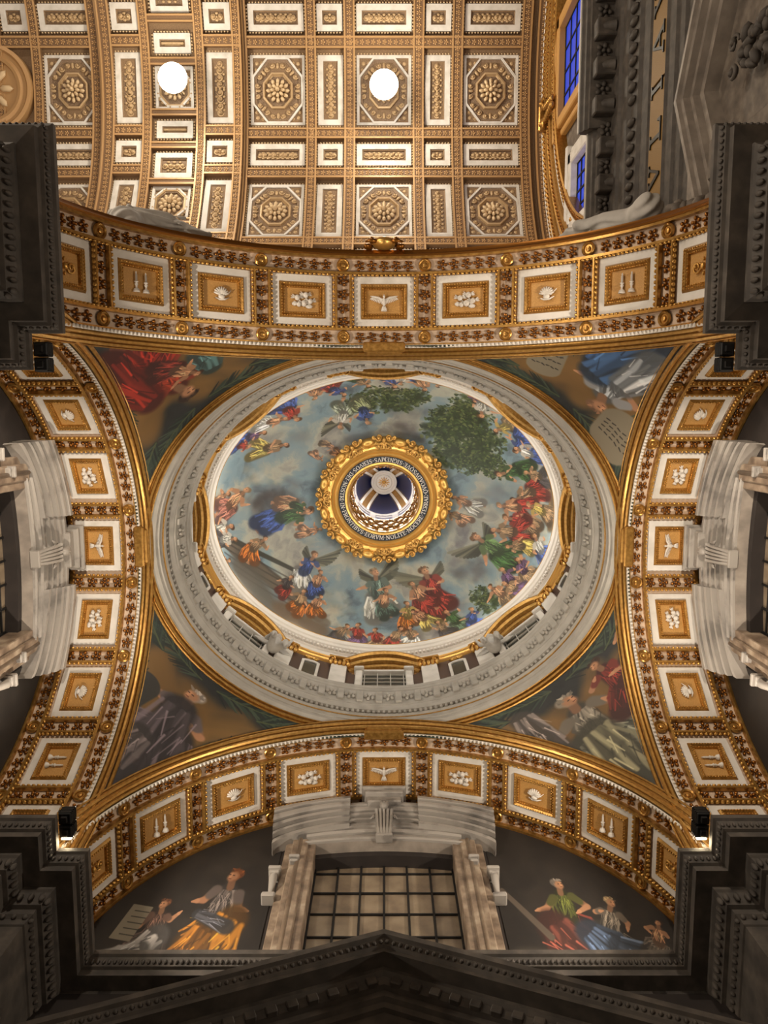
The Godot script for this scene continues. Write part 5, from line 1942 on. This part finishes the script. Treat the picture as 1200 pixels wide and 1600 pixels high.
func make_spandrel(sx: int, label: String) -> void:
	# a draped reclining figure above the nave side of the arch; x along the wall towards the crown
	var s := S.new()
	var b := [
		[Vector3(-1.2, -0.9, 0.35), Vector3(-0.6, 0.0, 0.5), 0.45, 0.5], [Vector3(-0.6, 0.0, 0.5), Vector3(-0.3, 0.7, 0.45), 0.42, 0.4], [Vector3(-0.28, 0.9, 0.45), Vector3(-0.25, 1.1, 0.5), 0.15, 0.14], [Vector3(-0.22, 1.3, 0.55), Vector3(-0.2, 1.2, 0.62), 0.24, 0.2],
		[Vector3(-0.6, -0.1, 0.6), Vector3(0.6, 0.35, 0.75), 0.4, 0.34], [Vector3(0.6, 0.35, 0.75), Vector3(1.9, 0.45, 0.5), 0.34, 0.22], [Vector3(1.9, 0.45, 0.5), Vector3(2.2, 0.42, 0.6), 0.16, 0.09],
		[Vector3(-0.6, -0.2, 0.5), Vector3(0.5, 0.15, 0.4), 0.4, 0.33], [Vector3(0.5, 0.15, 0.4), Vector3(1.5, 0.2, 0.35), 0.3, 0.2],
		[Vector3(-0.7, 0.32, 0.75), Vector3(1.7, 0.66, 0.62), 0.07, 0.05], [Vector3(-0.6, 0.1, 0.98), Vector3(1.9, 0.52, 0.74), 0.08, 0.05], [Vector3(-0.8, -0.2, 0.98), Vector3(1.2, 0.1, 0.98), 0.08, 0.05], [Vector3(-0.9, -0.45, 0.85), Vector3(1.0, -0.1, 0.68), 0.09, 0.05],
		[Vector3(-1.2, -0.6, 0.78), Vector3(-0.2, 0.8, 0.86), 0.07, 0.05], [Vector3(-0.9, -0.5, 0.95), Vector3(0.0, 0.6, 0.86), 0.07, 0.04], [Vector3(-1.4, -0.7, 0.6), Vector3(-0.7, 0.7, 0.7), 0.08, 0.05], [Vector3(0.5, 0.62, 0.9), Vector3(0.9, -0.2, 0.7), 0.08, 0.06],
		[Vector3(-0.6, 0.65, 0.45), Vector3(-1.2, 0.2, 0.6), 0.18, 0.15], [Vector3(-1.2, 0.2, 0.6), Vector3(-1.5, -0.5, 0.7), 0.15, 0.1], [Vector3(0.0, 0.7, 0.5), Vector3(0.5, 0.9, 0.8), 0.18, 0.14], [Vector3(0.5, 0.9, 0.8), Vector3(0.9, 1.3, 0.7), 0.13, 0.09]]
	nets(s, b, 0.045, 0.05, 0.04)
	var tilt := deg_to_rad(-33.0)
	var bs := Basis(Vector3(0, 1, 0), 0.0)
	var pos := Vector3(5.75 * sx, 21.35, 4.4)
	if sx < 0:
		bs = Basis(Vector3(1, 0, 0), Vector3(0, 1, 0), Vector3(0, 0, 1)) * Basis(Vector3(0, 0, 1), deg_to_rad(33.0))
	else:
		bs = Basis(Vector3.UP, PI) * Basis.from_scale(Vector3(1, 1, 1)) * Basis(Vector3(0, 0, 1), deg_to_rad(33.0))
		pos.z = 5.15
		pos.y = 21.1
	var o := thing("reclining_statue", label, "statue", pos, "stucco figures on the nave arch")
	part("draped_body", s.done(), M.statue, o, Transform3D(bs.scaled(Vector3.ONE * 0.72), pos))
	if sx > 0:
		s = S.new()
		for k in 11:
			var a := k * 1.1
			s.ball(Vector3(6.4 + 0.09 * k, 18.9 - 0.16 * k + 0.1 * sin(a), 4.55), Vector3(0.2, 0.12, 0.16), Basis(Vector3(0, 0, 1), a), 7, 5)
		spiral(s, Vector3(6.5, 19.2, 4.6), 0.3, 1.0, 0.08, 1.3, Basis(Vector3.RIGHT, PI / 2))
		part("carved_festoon", s.done(), M.stone, o)
	tilt = 0.0

func make_arch_cartouche() -> void:
	var at := Vector3(0, 22.0, 4.4)
	var o := thing("keystone_cartouche", "small gilded shield ornament at the crown of the nave arch", "ornament", at)
	var s := S.new()
	s.ball(Vector3(0, 0.25, 0.2), Vector3(0.42, 0.5, 0.22), Basis(), 12, 8)
	part("shield", s.done(), M.gold_bright, o, Transform3D(Basis().scaled(Vector3.ONE * 0.75), at))
	s = S.new()
	for e in [-1, 1]:
		spiral(s, Vector3(e * 0.42, 0.0, 0.2), 0.2, float(e), 0.06, 1.3, Basis(Vector3.RIGHT, PI / 2))
		spiral(s, Vector3(e * 0.4, 0.6, 0.2), 0.18, float(-e), 0.05, 1.3, Basis(Vector3.RIGHT, PI / 2))
		s.ball(Vector3(e * 0.55, 0.3, 0.1), Vector3(0.16, 0.3, 0.12), Basis(Vector3(0, 0, 1), e * 0.3), 7, 5)
	part("volutes", s.done(), M.bronze, o, Transform3D(Basis().scaled(Vector3.ONE * 0.75), at))

func omni(nm: String, at: Vector3, e: float, c: Color, size := 0.15) -> void:
	var l := OmniLight3D.new()
	l.name = nm
	add_child(l, true)
	l.position = at
	l.light_energy = e
	l.light_color = c
	l.light_size = size
	l.omni_range = 90
	l.omni_attenuation = 2.0
	l.shadow_enabled = true

# lamps hidden behind the drum cornice and on the nave ledges
func make_hidden_lamps() -> void:
	var o := thing("cove_lamp", "ring of small lamps standing behind the white drum cornice", "lamp", V(0, 27.9, ZC))
	var s := S.new()
	s.box(Vector3.ZERO, Vector3(0.14, 0.06, 0.14), 0.01)
	var face := s.done()
	for k in 16:
		part("lamp_face", face, M.lamp, o, Transform3D(Basis(), el(TAU * (k + 0.5) / 16, -0.3, 27.88)))
	for k in 16:
		omni("cove_light", el(TAU * (k + 0.5) / 16, -0.33, 28.02), COVE, Color(1.0, 0.98, 0.94), 0.08)
	s = S.new()
	s.box(Vector3.ZERO, Vector3(0.5, 0.2, 0.4), 0.02)
	face = s.done()
	var n := thing("ledge_lamp", "row of floodlights standing on the nave ledges", "lamp", Vector3(0, 32.8, 17.8))
	for e in [[5.0, 1.0], [30.0, -1.0]]:
		for k in 5:
			var at := Vector3(-26.0 + k * 7.6, 32.98, e[0])
			part("lamp_face", face, M.lamp, n, Transform3D(Basis(), at))
			var l := SpotLight3D.new()
			l.name = "ledge_beam"
			add_child(l, true)
			l.look_at_from_position(at + Vector3(0, 0.25, 0), Vector3(at.x, 45.6, 17.8 - e[1] * 1.0), Vector3(1, 0, 0))
			l.light_energy = LEDGE
			l.light_color = Color(1.0, 0.94, 0.87)
			l.light_size = 0.25
			l.spot_angle = 75
			l.spot_angle_attenuation = 0.7
			l.spot_range = 80
			l.spot_attenuation = 2.0
			l.shadow_enabled = true
	# two added fill lamps, unseen under the view, to brighten the cornice undersides
	for sx in [-1, 1]:
		var at := Vector3(5.2 * sx, 2.6, 2.6)
		var q := thing("bay_fill_lamp", "added fill lamp on the floor by the " + ("left" if sx < 0 else "right") + " pier below the view", "lamp", Vector3(at.x, 0, at.z), "added fill lamps in the bay")
		s = S.new()
		s.tube([Vector3(at.x, 0.0, at.z), Vector3(at.x, 0.04, at.z), Vector3(at.x, 0.06, at.z), at - Vector3(0, 0.15, 0)], [0.2, 0.2, 0.03, 0.03], 10)
		part("pole", s.done(), M.iron, q)
		s = S.new()
		s.ball(at, Vector3(0.16, 0.16, 0.16), Basis(), 14, 9)
		part("lamp_globe", s.done(), M.lamp, q)
		omni("bay_fill_light", at + Vector3(0, 0.45, 0), AISLE_FILL, Color(1.0, 0.93, 0.84), 0.16)
	# two made-up lamps outside the view, added as fill for the end wall
	for at in [Vector3(-15, 15, 19), Vector3(-26, 15, 13)]:
		var q := thing("nave_fill_lamp", "added unseen fill lamp hanging low in the nave " + ("near the bay" if at.x > -20 else "farther left"), "lamp", at, "added nave fill lamps")
		s = S.new()
		s.ball(Vector3.ZERO, Vector3(0.22, 0.22, 0.22), Basis(), 16, 10)
		part("lamp_globe", s.done(), M.lamp, q, Transform3D(Basis(), at))
		s = S.new()
		s.tube([at + Vector3(0, 0.2, 0), at + Vector3(0, 10, 0), at + Vector3(0, 17, 0)], [0.03, 0.03, 0.03], 6)
		part("lamp_cable", s.done(), M.iron, q)
		omni("nave_fill_light", at + Vector3(0, -0.6, 0), NAVE_FILL, Color(1.0, 0.94, 0.86), 0.22)

# ---------------------------------------------------------------- the pictures (generic figures, clouds, trees)
const SKIN := Color(0.72, 0.52, 0.38)
func dome_picture() -> Image:
	var n := 1200
	var c := Canvas.new(n, n, rng)
	c.clouds([Color(0.26, 0.29, 0.31), Color(0.36, 0.42, 0.45), Color(0.47, 0.55, 0.58), Color(0.52, 0.57, 0.57), Color(0.66, 0.65, 0.58), Color(0.55, 0.53, 0.50), Color(0.38, 0.37, 0.37)], 0.006, 21)
	var at := func(x, y): return Vector2(n * (0.5 + 0.46 * x), n * (0.5 + 0.46 * y))
	# clouds [x, y, size, tone]
	for q in [[-0.54, -0.05, 62, 0], [-0.6, 0.02, 50, 0], [-0.5, 0.05, 46, 1], [-0.16, -0.35, 60, 2], [0.16, -0.48, 70, 2], [0.14, -0.36, 50, 0], [0.45, 0.18, 55, 3], [0.39, 0.36, 60, 2], [0.57, -0.09, 50, 3], [-0.33, 0.29, 50, 3], [-0.13, 0.37, 40, 4], [0.17, 0.4, 50, 4], [-0.64, -0.18, 45, 4], [-0.47, -0.35, 60, 3], [0.32, 0.6, 55, 2], [-0.26, 0.6, 60, 4], [0.0, 0.67, 55, 3], [0.5, 0.0, 60, 2], [0.43, 0.04, 40, 4], [-0.2, 0.85, 60, 1], [0.2, 0.86, 60, 1], [0.45, 0.4, 50, 1], [-0.75, -0.5, 50, 4], [0.2, -0.85, 60, 2]]:
		c.puff(at.call(q[0], q[1]), q[2], [Color(0.24, 0.20, 0.19), Color(0.35, 0.32, 0.30), Color(0.42, 0.43, 0.44), Color(0.52, 0.53, 0.52), Color(0.74, 0.70, 0.60)][q[3]])
	# a dark hull at the lower left
	for k in 9:
		var f := k / 8.0
		c.stroke(at.call(-0.95 + 0.02 * k, 0.1 + 0.02 * k), at.call(-0.55 + 0.03 * k, 0.46 + 0.035 * k), 26, 20, Color(0.25, 0.22, 0.19).lerp(Color(0.38, 0.34, 0.29), f), 0.8)
	for k in 5:
		c.stroke(at.call(-0.93 + 0.03 * k, 0.16 + 0.06 * k), at.call(-0.45 + 0.02 * k, 0.47 + 0.06 * k), 4, 3, Color(0.16, 0.13, 0.11), 0.5)
	c.stroke(at.call(-0.75, 0.38), at.call(-0.6, 0.72), 70, 60, Color(0.30, 0.28, 0.25), 0.85, 0.5)
	c.stroke(at.call(-0.55, 0.66), at.call(-0.35, 0.8), 46, 40, Color(0.36, 0.29, 0.22), 0.9, 0.5)
	c.stroke(at.call(-0.8, 0.2), at.call(-0.42, 0.42), 12, 7, Color(0.20, 0.19, 0.16), 0.95)
	# trunks and foliage
	c.stroke(at.call(0.93, -0.45), at.call(0.9, 0.12), 26, 20, Color(0.35, 0.27, 0.17), 0.9, 0.6)
	c.stroke(at.call(0.9, -0.4), at.call(0.88, 0.1), 8, 6, Color(0.52, 0.42, 0.28), 0.8, 0.6)
	c.stroke(at.call(0.6, -0.82), at.call(0.44, -0.5), 12, 8, Color(0.22, 0.18, 0.12), 0.9)
	for q in [[-0.03, -0.6, 60], [-0.12, -0.58, 42], [0.08, -0.6, 55], [0.16, -0.63, 40], [0.29, -0.4, 62], [0.38, -0.32, 66], [0.44, -0.42, 62], [0.34, -0.26, 50], [0.49, -0.25, 56], [0.38, -0.48, 56], [0.3, -0.5, 46], [0.52, -0.36, 54], [0.55, -0.2, 40], [0.47, -0.55, 52], [0.41, -0.62, 50], [0.42, -0.2, 34], [0.56, 0.62, 44], [0.5, 0.56, 36]]:
		c.leaves(at.call(q[0], q[1]), q[2])
	# figures [x, y, size, robe, second cloth, wings]
	var W := Color(0.80, 0.78, 0.72)
	var B := Color(0.22, 0.30, 0.52)
	var R := Color(0.56, 0.20, 0.16)
	var G := Color(0.22, 0.33, 0.18)
	var O := Color(0.72, 0.40, 0.16)
	var Y := Color(0.74, 0.64, 0.34)
	var P := Color(0.38, 0.28, 0.40)
	var T := Color(0.56, 0.45, 0.33)
	var D := Color(0.24, 0.22, 0.22)
	var list := [[-0.9, -0.06, 110, P, SKIN, 0], [-0.78, -0.02, 130, Color(0.66, 0.42, 0.36), SKIN, 0], [-0.9, 0.13, 125, W, W, 0], [-0.86, 0.2, 100, D, W, 0], [-0.66, 0.26, 95, O, T, 0], [-0.5, 0.09, 135, B, G, 0], [-0.45, 0.03, 80, SKIN, G, 0],
		[-0.57, -0.33, 100, Y, T, 0], [-0.69, -0.45, 100, B, P, 0], [-0.75, -0.4, 80, B, R, 0], [-0.48, -0.58, 115, B, R, 0], [-0.57, -0.52, 90, W, SKIN, 0], [-0.2, -0.49, 95, Color(0.62, 0.66, 0.56), W, 1], [-0.1, -0.51, 95, Color(0.55, 0.58, 0.42), B, 0], [0.02, -0.78, 100, B, B, 0], [0.1, -0.8, 85, P, W, 0], [0.18, -0.77, 95, B, SKIN, 0], [-0.12, -0.77, 85, G, T, 0], [-0.25, -0.7, 90, R, B, 0], [-0.35, -0.72, 90, P, SKIN, 0], [0.3, -0.8, 80, B, R, 0],
		[0.5, -0.64, 120, P, W, 0], [0.45, -0.72, 80, B, P, 0], [0.63, -0.5, 105, T, Y, 0], [0.7, -0.42, 110, B, B, 0], [0.75, -0.34, 100, B, W, 0], [0.66, -0.2, 115, G, G, 0], [0.74, -0.08, 125, R, T, 0], [0.66, 0.02, 100, R, SKIN, 0], [0.7, 0.1, 110, T, R, 0], [0.82, 0.02, 105, T, Y, 0], [0.8, -0.2, 95, D, T, 0],
		[0.56, 0.28, 140, G, Color(0.34, 0.44, 0.26), 2], [0.64, 0.17, 110, R, T, 0], [0.7, 0.25, 90, Y, T, 0], [0.66, 0.46, 100, Color(0.66, 0.50, 0.40), P, 0], [0.74, 0.4, 100, T, P, 0], [0.84, 0.26, 115, B, W, 0], [0.62, 0.55, 100, T, SKIN, 0], [0.7, 0.52, 90, P, T, 0],
		[-0.03, 0.54, 145, W, Color(0.38, 0.46, 0.42), 1], [0.0, 0.6, 90, Color(0.30, 0.38, 0.34), SKIN, 0], [0.25, 0.53, 150, R, R, 2], [0.18, 0.56, 100, R, SKIN, 0], [0.12, 0.68, 90, O, Y, 0], [0.2, 0.7, 80, Y, SKIN, 0], [0.38, 0.73, 105, Color(0.34, 0.42, 0.32), G, 0], [0.48, 0.73, 95, B, B, 0], [0.32, 0.79, 80, D, T, 0],
		[-0.14, 0.83, 95, P, R, 0], [-0.04, 0.86, 90, T, R, 0], [0.06, 0.85, 95, R, T, 0], [0.15, 0.84, 85, W, T, 0], [-0.24, 0.82, 90, D, T, 0], [-0.4, 0.4, 115, W, B, 1], [-0.34, 0.48, 80, B, SKIN, 0], [-0.44, 0.6, 90, O, T, 0], [-0.35, 0.62, 75, O, SKIN, 0], [-0.5, 0.5, 75, R, D, 0],
		[0.42, 0.02, 70, W, SKIN, 0], [0.38, 0.1, 55, SKIN, T, 0], [-0.28, -0.3, 40, T, SKIN, 0], [-0.34, -0.24, 36, SKIN, SKIN, 0], [-0.24, -0.24, 34, SKIN, R, 0], [-0.38, 0.18, 55, SKIN, SKIN, 0], [-0.92, 0.34, 90, D, R, 0], [0.9, -0.6, 90, T, D, 0]]
	for q in list:
		var p: Vector2 = at.call(q[0], q[1])
		var up := atan2(-q[1], -q[0]) + rng.randf_range(-0.55, 0.55)
		c.person(p, up, q[2] * 1.08, q[3], q[4], [Color(0.22, 0.14, 0.09), Color(0.36, 0.24, 0.13), Color(0.5, 0.4, 0.28)][rng.randi() % 3], q[5])
	return c.image(0.76)

func pendentive_picture(k: int) -> Image:
	var n := 640
	var c := Canvas.new(n, n, rng)
	c.clouds([Color(0.10, 0.11, 0.12), Color(0.14, 0.15, 0.15), Color(0.17, 0.18, 0.19)], 0.01, 40 + k)
	# gilt ground under the palms
	for i in 16:
		c.stroke(Vector2(320 + c.j(130), 110 + c.j(60)), Vector2(320 + c.j(80), 190 + c.j(60)), 40, 36, c.tone(Color(0.50, 0.37, 0.19), rng.randf_range(0.85, 1.1)), 0.7, 0.6)
	for m in [-1, 1]:
		c.palm(Vector2(320 + m * 40, 330), Vector2(320 + m * 95, 190), 26)
		c.palm(Vector2(320 + m * 90, 200), Vector2(320 + m * 185, 75), 34)
		c.palm(Vector2(320 + m * 170, 85), Vector2(320 + m * 300, 14), 34)
		c.palm(Vector2(320 + m * 20, 30), Vector2(320 + m * 160, 18), 30)
		c.palm(Vector2(320 + m * 120, 50), Vector2(320 + m * 290, 8), 30)
	for i in 6:
		c.puff(Vector2(320 + c.j(50), 420 + c.j(60)), 46, [Color(0.30, 0.30, 0.31), Color(0.40, 0.40, 0.41)][i % 2])
	match k:
		0:      # upper left: red cloak
			c.puff(Vector2(360, 330), 50, Color(0.46, 0.46, 0.47))
			c.person(Vector2(320, 195), -PI / 2 - 0.15, 245, Color(0.55, 0.15, 0.10), Color(0.62, 0.22, 0.13), Color(0.2, 0.13, 0.09))
			c.cloth(Vector2(270, 150), Vector2(280, 330), 46, Color(0.56, 0.16, 0.11), 9)
			c.cloth(Vector2(390, 110), Vector2(400, 170), 30, Color(0.30, 0.42, 0.42), 7)
			c.person(Vector2(350, 165), -PI / 2 + 0.5, 110, Color(0.5, 0.2, 0.16), SKIN)
		1:      # upper right: white and blue robe, tablets with writing lines
			c.person(Vector2(320, 195), -PI / 2 + 0.2, 245, Color(0.20, 0.30, 0.46), Color(0.66, 0.68, 0.70), Color(0.5, 0.36, 0.26))
			c.cloth(Vector2(300, 170), Vector2(330, 380), 50, Color(0.24, 0.36, 0.52), 10)
			c.cloth(Vector2(350, 190), Vector2(340, 320), 40, Color(0.70, 0.72, 0.74), 8)
			for q in [[Vector2(220, 130), 0.3, 84.0, 66.0], [Vector2(430, 75), 0.2, 50.0, 110.0]]:
				var u := Vector2(cos(q[1]), sin(q[1]))
				var w := u.orthogonal()
				c.stroke(q[0] - w * q[2] * 0.5, q[0] + w * q[2] * 0.5, q[3] * 0.5, q[3] * 0.5, Color(0.52, 0.48, 0.40), 1.0, 0.08)
				for l in 4:
					var o: Vector2 = q[0] + w * q[2] * (l - 1.5) * 0.26
					for m in 6:
						c.stroke(o + u * q[3] * (m - 2.6) * 0.13, o + u * q[3] * (m - 2.1) * 0.13 + w * c.j(4.0), 2.4, 1.8, Color(0.16, 0.14, 0.12), 0.9)
		2:      # lower left: grey-violet hooded man
			c.person(Vector2(320, 195), -PI / 2 - 0.1, 250, Color(0.33, 0.29, 0.31), Color(0.44, 0.40, 0.41), Color(0.62, 0.58, 0.54))
			c.cloth(Vector2(330, 140), Vector2(300, 360), 56, Color(0.36, 0.32, 0.34), 10)
			c.cloth(Vector2(350, 260), Vector2(370, 350), 40, Color(0.42, 0.38, 0.38), 8)
			c.stroke(Vector2(410, 150), Vector2(420, 210), 34, 34, Color(0.20, 0.20, 0.19), 0.95, 0.1)
		3:      # lower right: greenish grey bearded man and a red-robed boy
			c.person(Vector2(330, 195), -PI / 2 + 0.15, 250, Color(0.44, 0.44, 0.38), Color(0.50, 0.47, 0.42), Color(0.58, 0.54, 0.48))
			c.cloth(Vector2(330, 200), Vector2(320, 370), 54, Color(0.50, 0.48, 0.38), 10)
			c.cloth(Vector2(420, 60), Vector2(410, 190), 36, Color(0.48, 0.44, 0.42), 8)
			c.person(Vector2(225, 130), -PI / 2, 170, Color(0.46, 0.16, 0.12), Color(0.50, 0.17, 0.13))
			c.person(Vector2(150, 85), -PI / 2 - 0.4, 110, Color(0.36, 0.26, 0.22), SKIN)
	return c.image(0.9)

func lunette_picture(k: int) -> Image:
	var n := 512
	var c := Canvas.new(n, n, rng)
	c.clouds([Color(0.13, 0.11, 0.095), Color(0.165, 0.14, 0.12), Color(0.20, 0.17, 0.145)], 0.008, 60 + k)
	if k == 0:      # left: orange-clad seated figure, tablet, white cloth
		c.stroke(Vector2(60, 500), Vector2(200, 500), 40, 40, Color(0.3, 0.26, 0.22), 0.8)
		c.person(Vector2(190, 385), -PI / 2 + 0.1, 200, Color(0.40, 0.33, 0.30), Color(0.44, 0.33, 0.28), Color(0.42, 0.26, 0.17))
		c.person(Vector2(370, 330), -PI / 2 + 0.2, 300, Color(0.64, 0.42, 0.15), Color(0.42, 0.38, 0.36), Color(0.48, 0.26, 0.12), 0, Color(0.66, 0.47, 0.34))
		c.cloth(Vector2(410, 350), Vector2(350, 470), 74, Color(0.68, 0.45, 0.16), 10)
		c.cloth(Vector2(330, 380), Vector2(280, 480), 50, Color(0.62, 0.40, 0.14), 8)
		c.cloth(Vector2(300, 330), Vector2(400, 370), 26, Color(0.40, 0.40, 0.43), 6)
		c.cloth(Vector2(200, 400), Vector2(150, 480), 60, Color(0.62, 0.60, 0.58), 9)
		c.cloth(Vector2(170, 440), Vector2(60, 490), 44, Color(0.66, 0.64, 0.62), 8)
		for q in 26:
			c.stroke(Vector2(70 + q * 0.9, 400 - q * 4.0), Vector2(130 + q * 0.9, 410 - q * 4.0), 4, 4, Color(0.58, 0.54, 0.46), 1.0)
		for l in 5:
			c.stroke(Vector2(92 + l * 3, 390 - l * 18), Vector2(138 + l * 3, 397 - l * 18), 2, 2, Color(0.22, 0.2, 0.17), 0.8)
	else:           # right: red and blue robes, a leaning post
		c.person(Vector2(200, 330), -PI / 2 - 0.1, 230, Color(0.45, 0.20, 0.16), Color(0.34, 0.36, 0.16), Color(0.48, 0.44, 0.40))
		c.cloth(Vector2(150, 370), Vector2(200, 480), 80, Color(0.52, 0.28, 0.23), 11)
		c.person(Vector2(310, 370), -PI / 2 + 0.3, 200, Color(0.44, 0.40, 0.35), Color(0.46, 0.42, 0.37), Color(0.62, 0.52, 0.38))
		c.cloth(Vector2(250, 390), Vector2(320, 480), 66, Color(0.34, 0.41, 0.52), 10)
		c.cloth(Vector2(320, 430), Vector2(440, 490), 56, Color(0.38, 0.44, 0.53), 9)
		c.person(Vector2(440, 410), -PI / 2 + 0.6, 130, Color(0.38, 0.34, 0.30), SKIN)
		c.stroke(Vector2(20, 250), Vector2(130, 400), 10, 13, Color(0.40, 0.35, 0.30), 1.0, 0.3)
		c.stroke(Vector2(40, 470), Vector2(110, 470), 50, 40, Color(0.32, 0.29, 0.25), 0.8)
	return c.image(0.78)
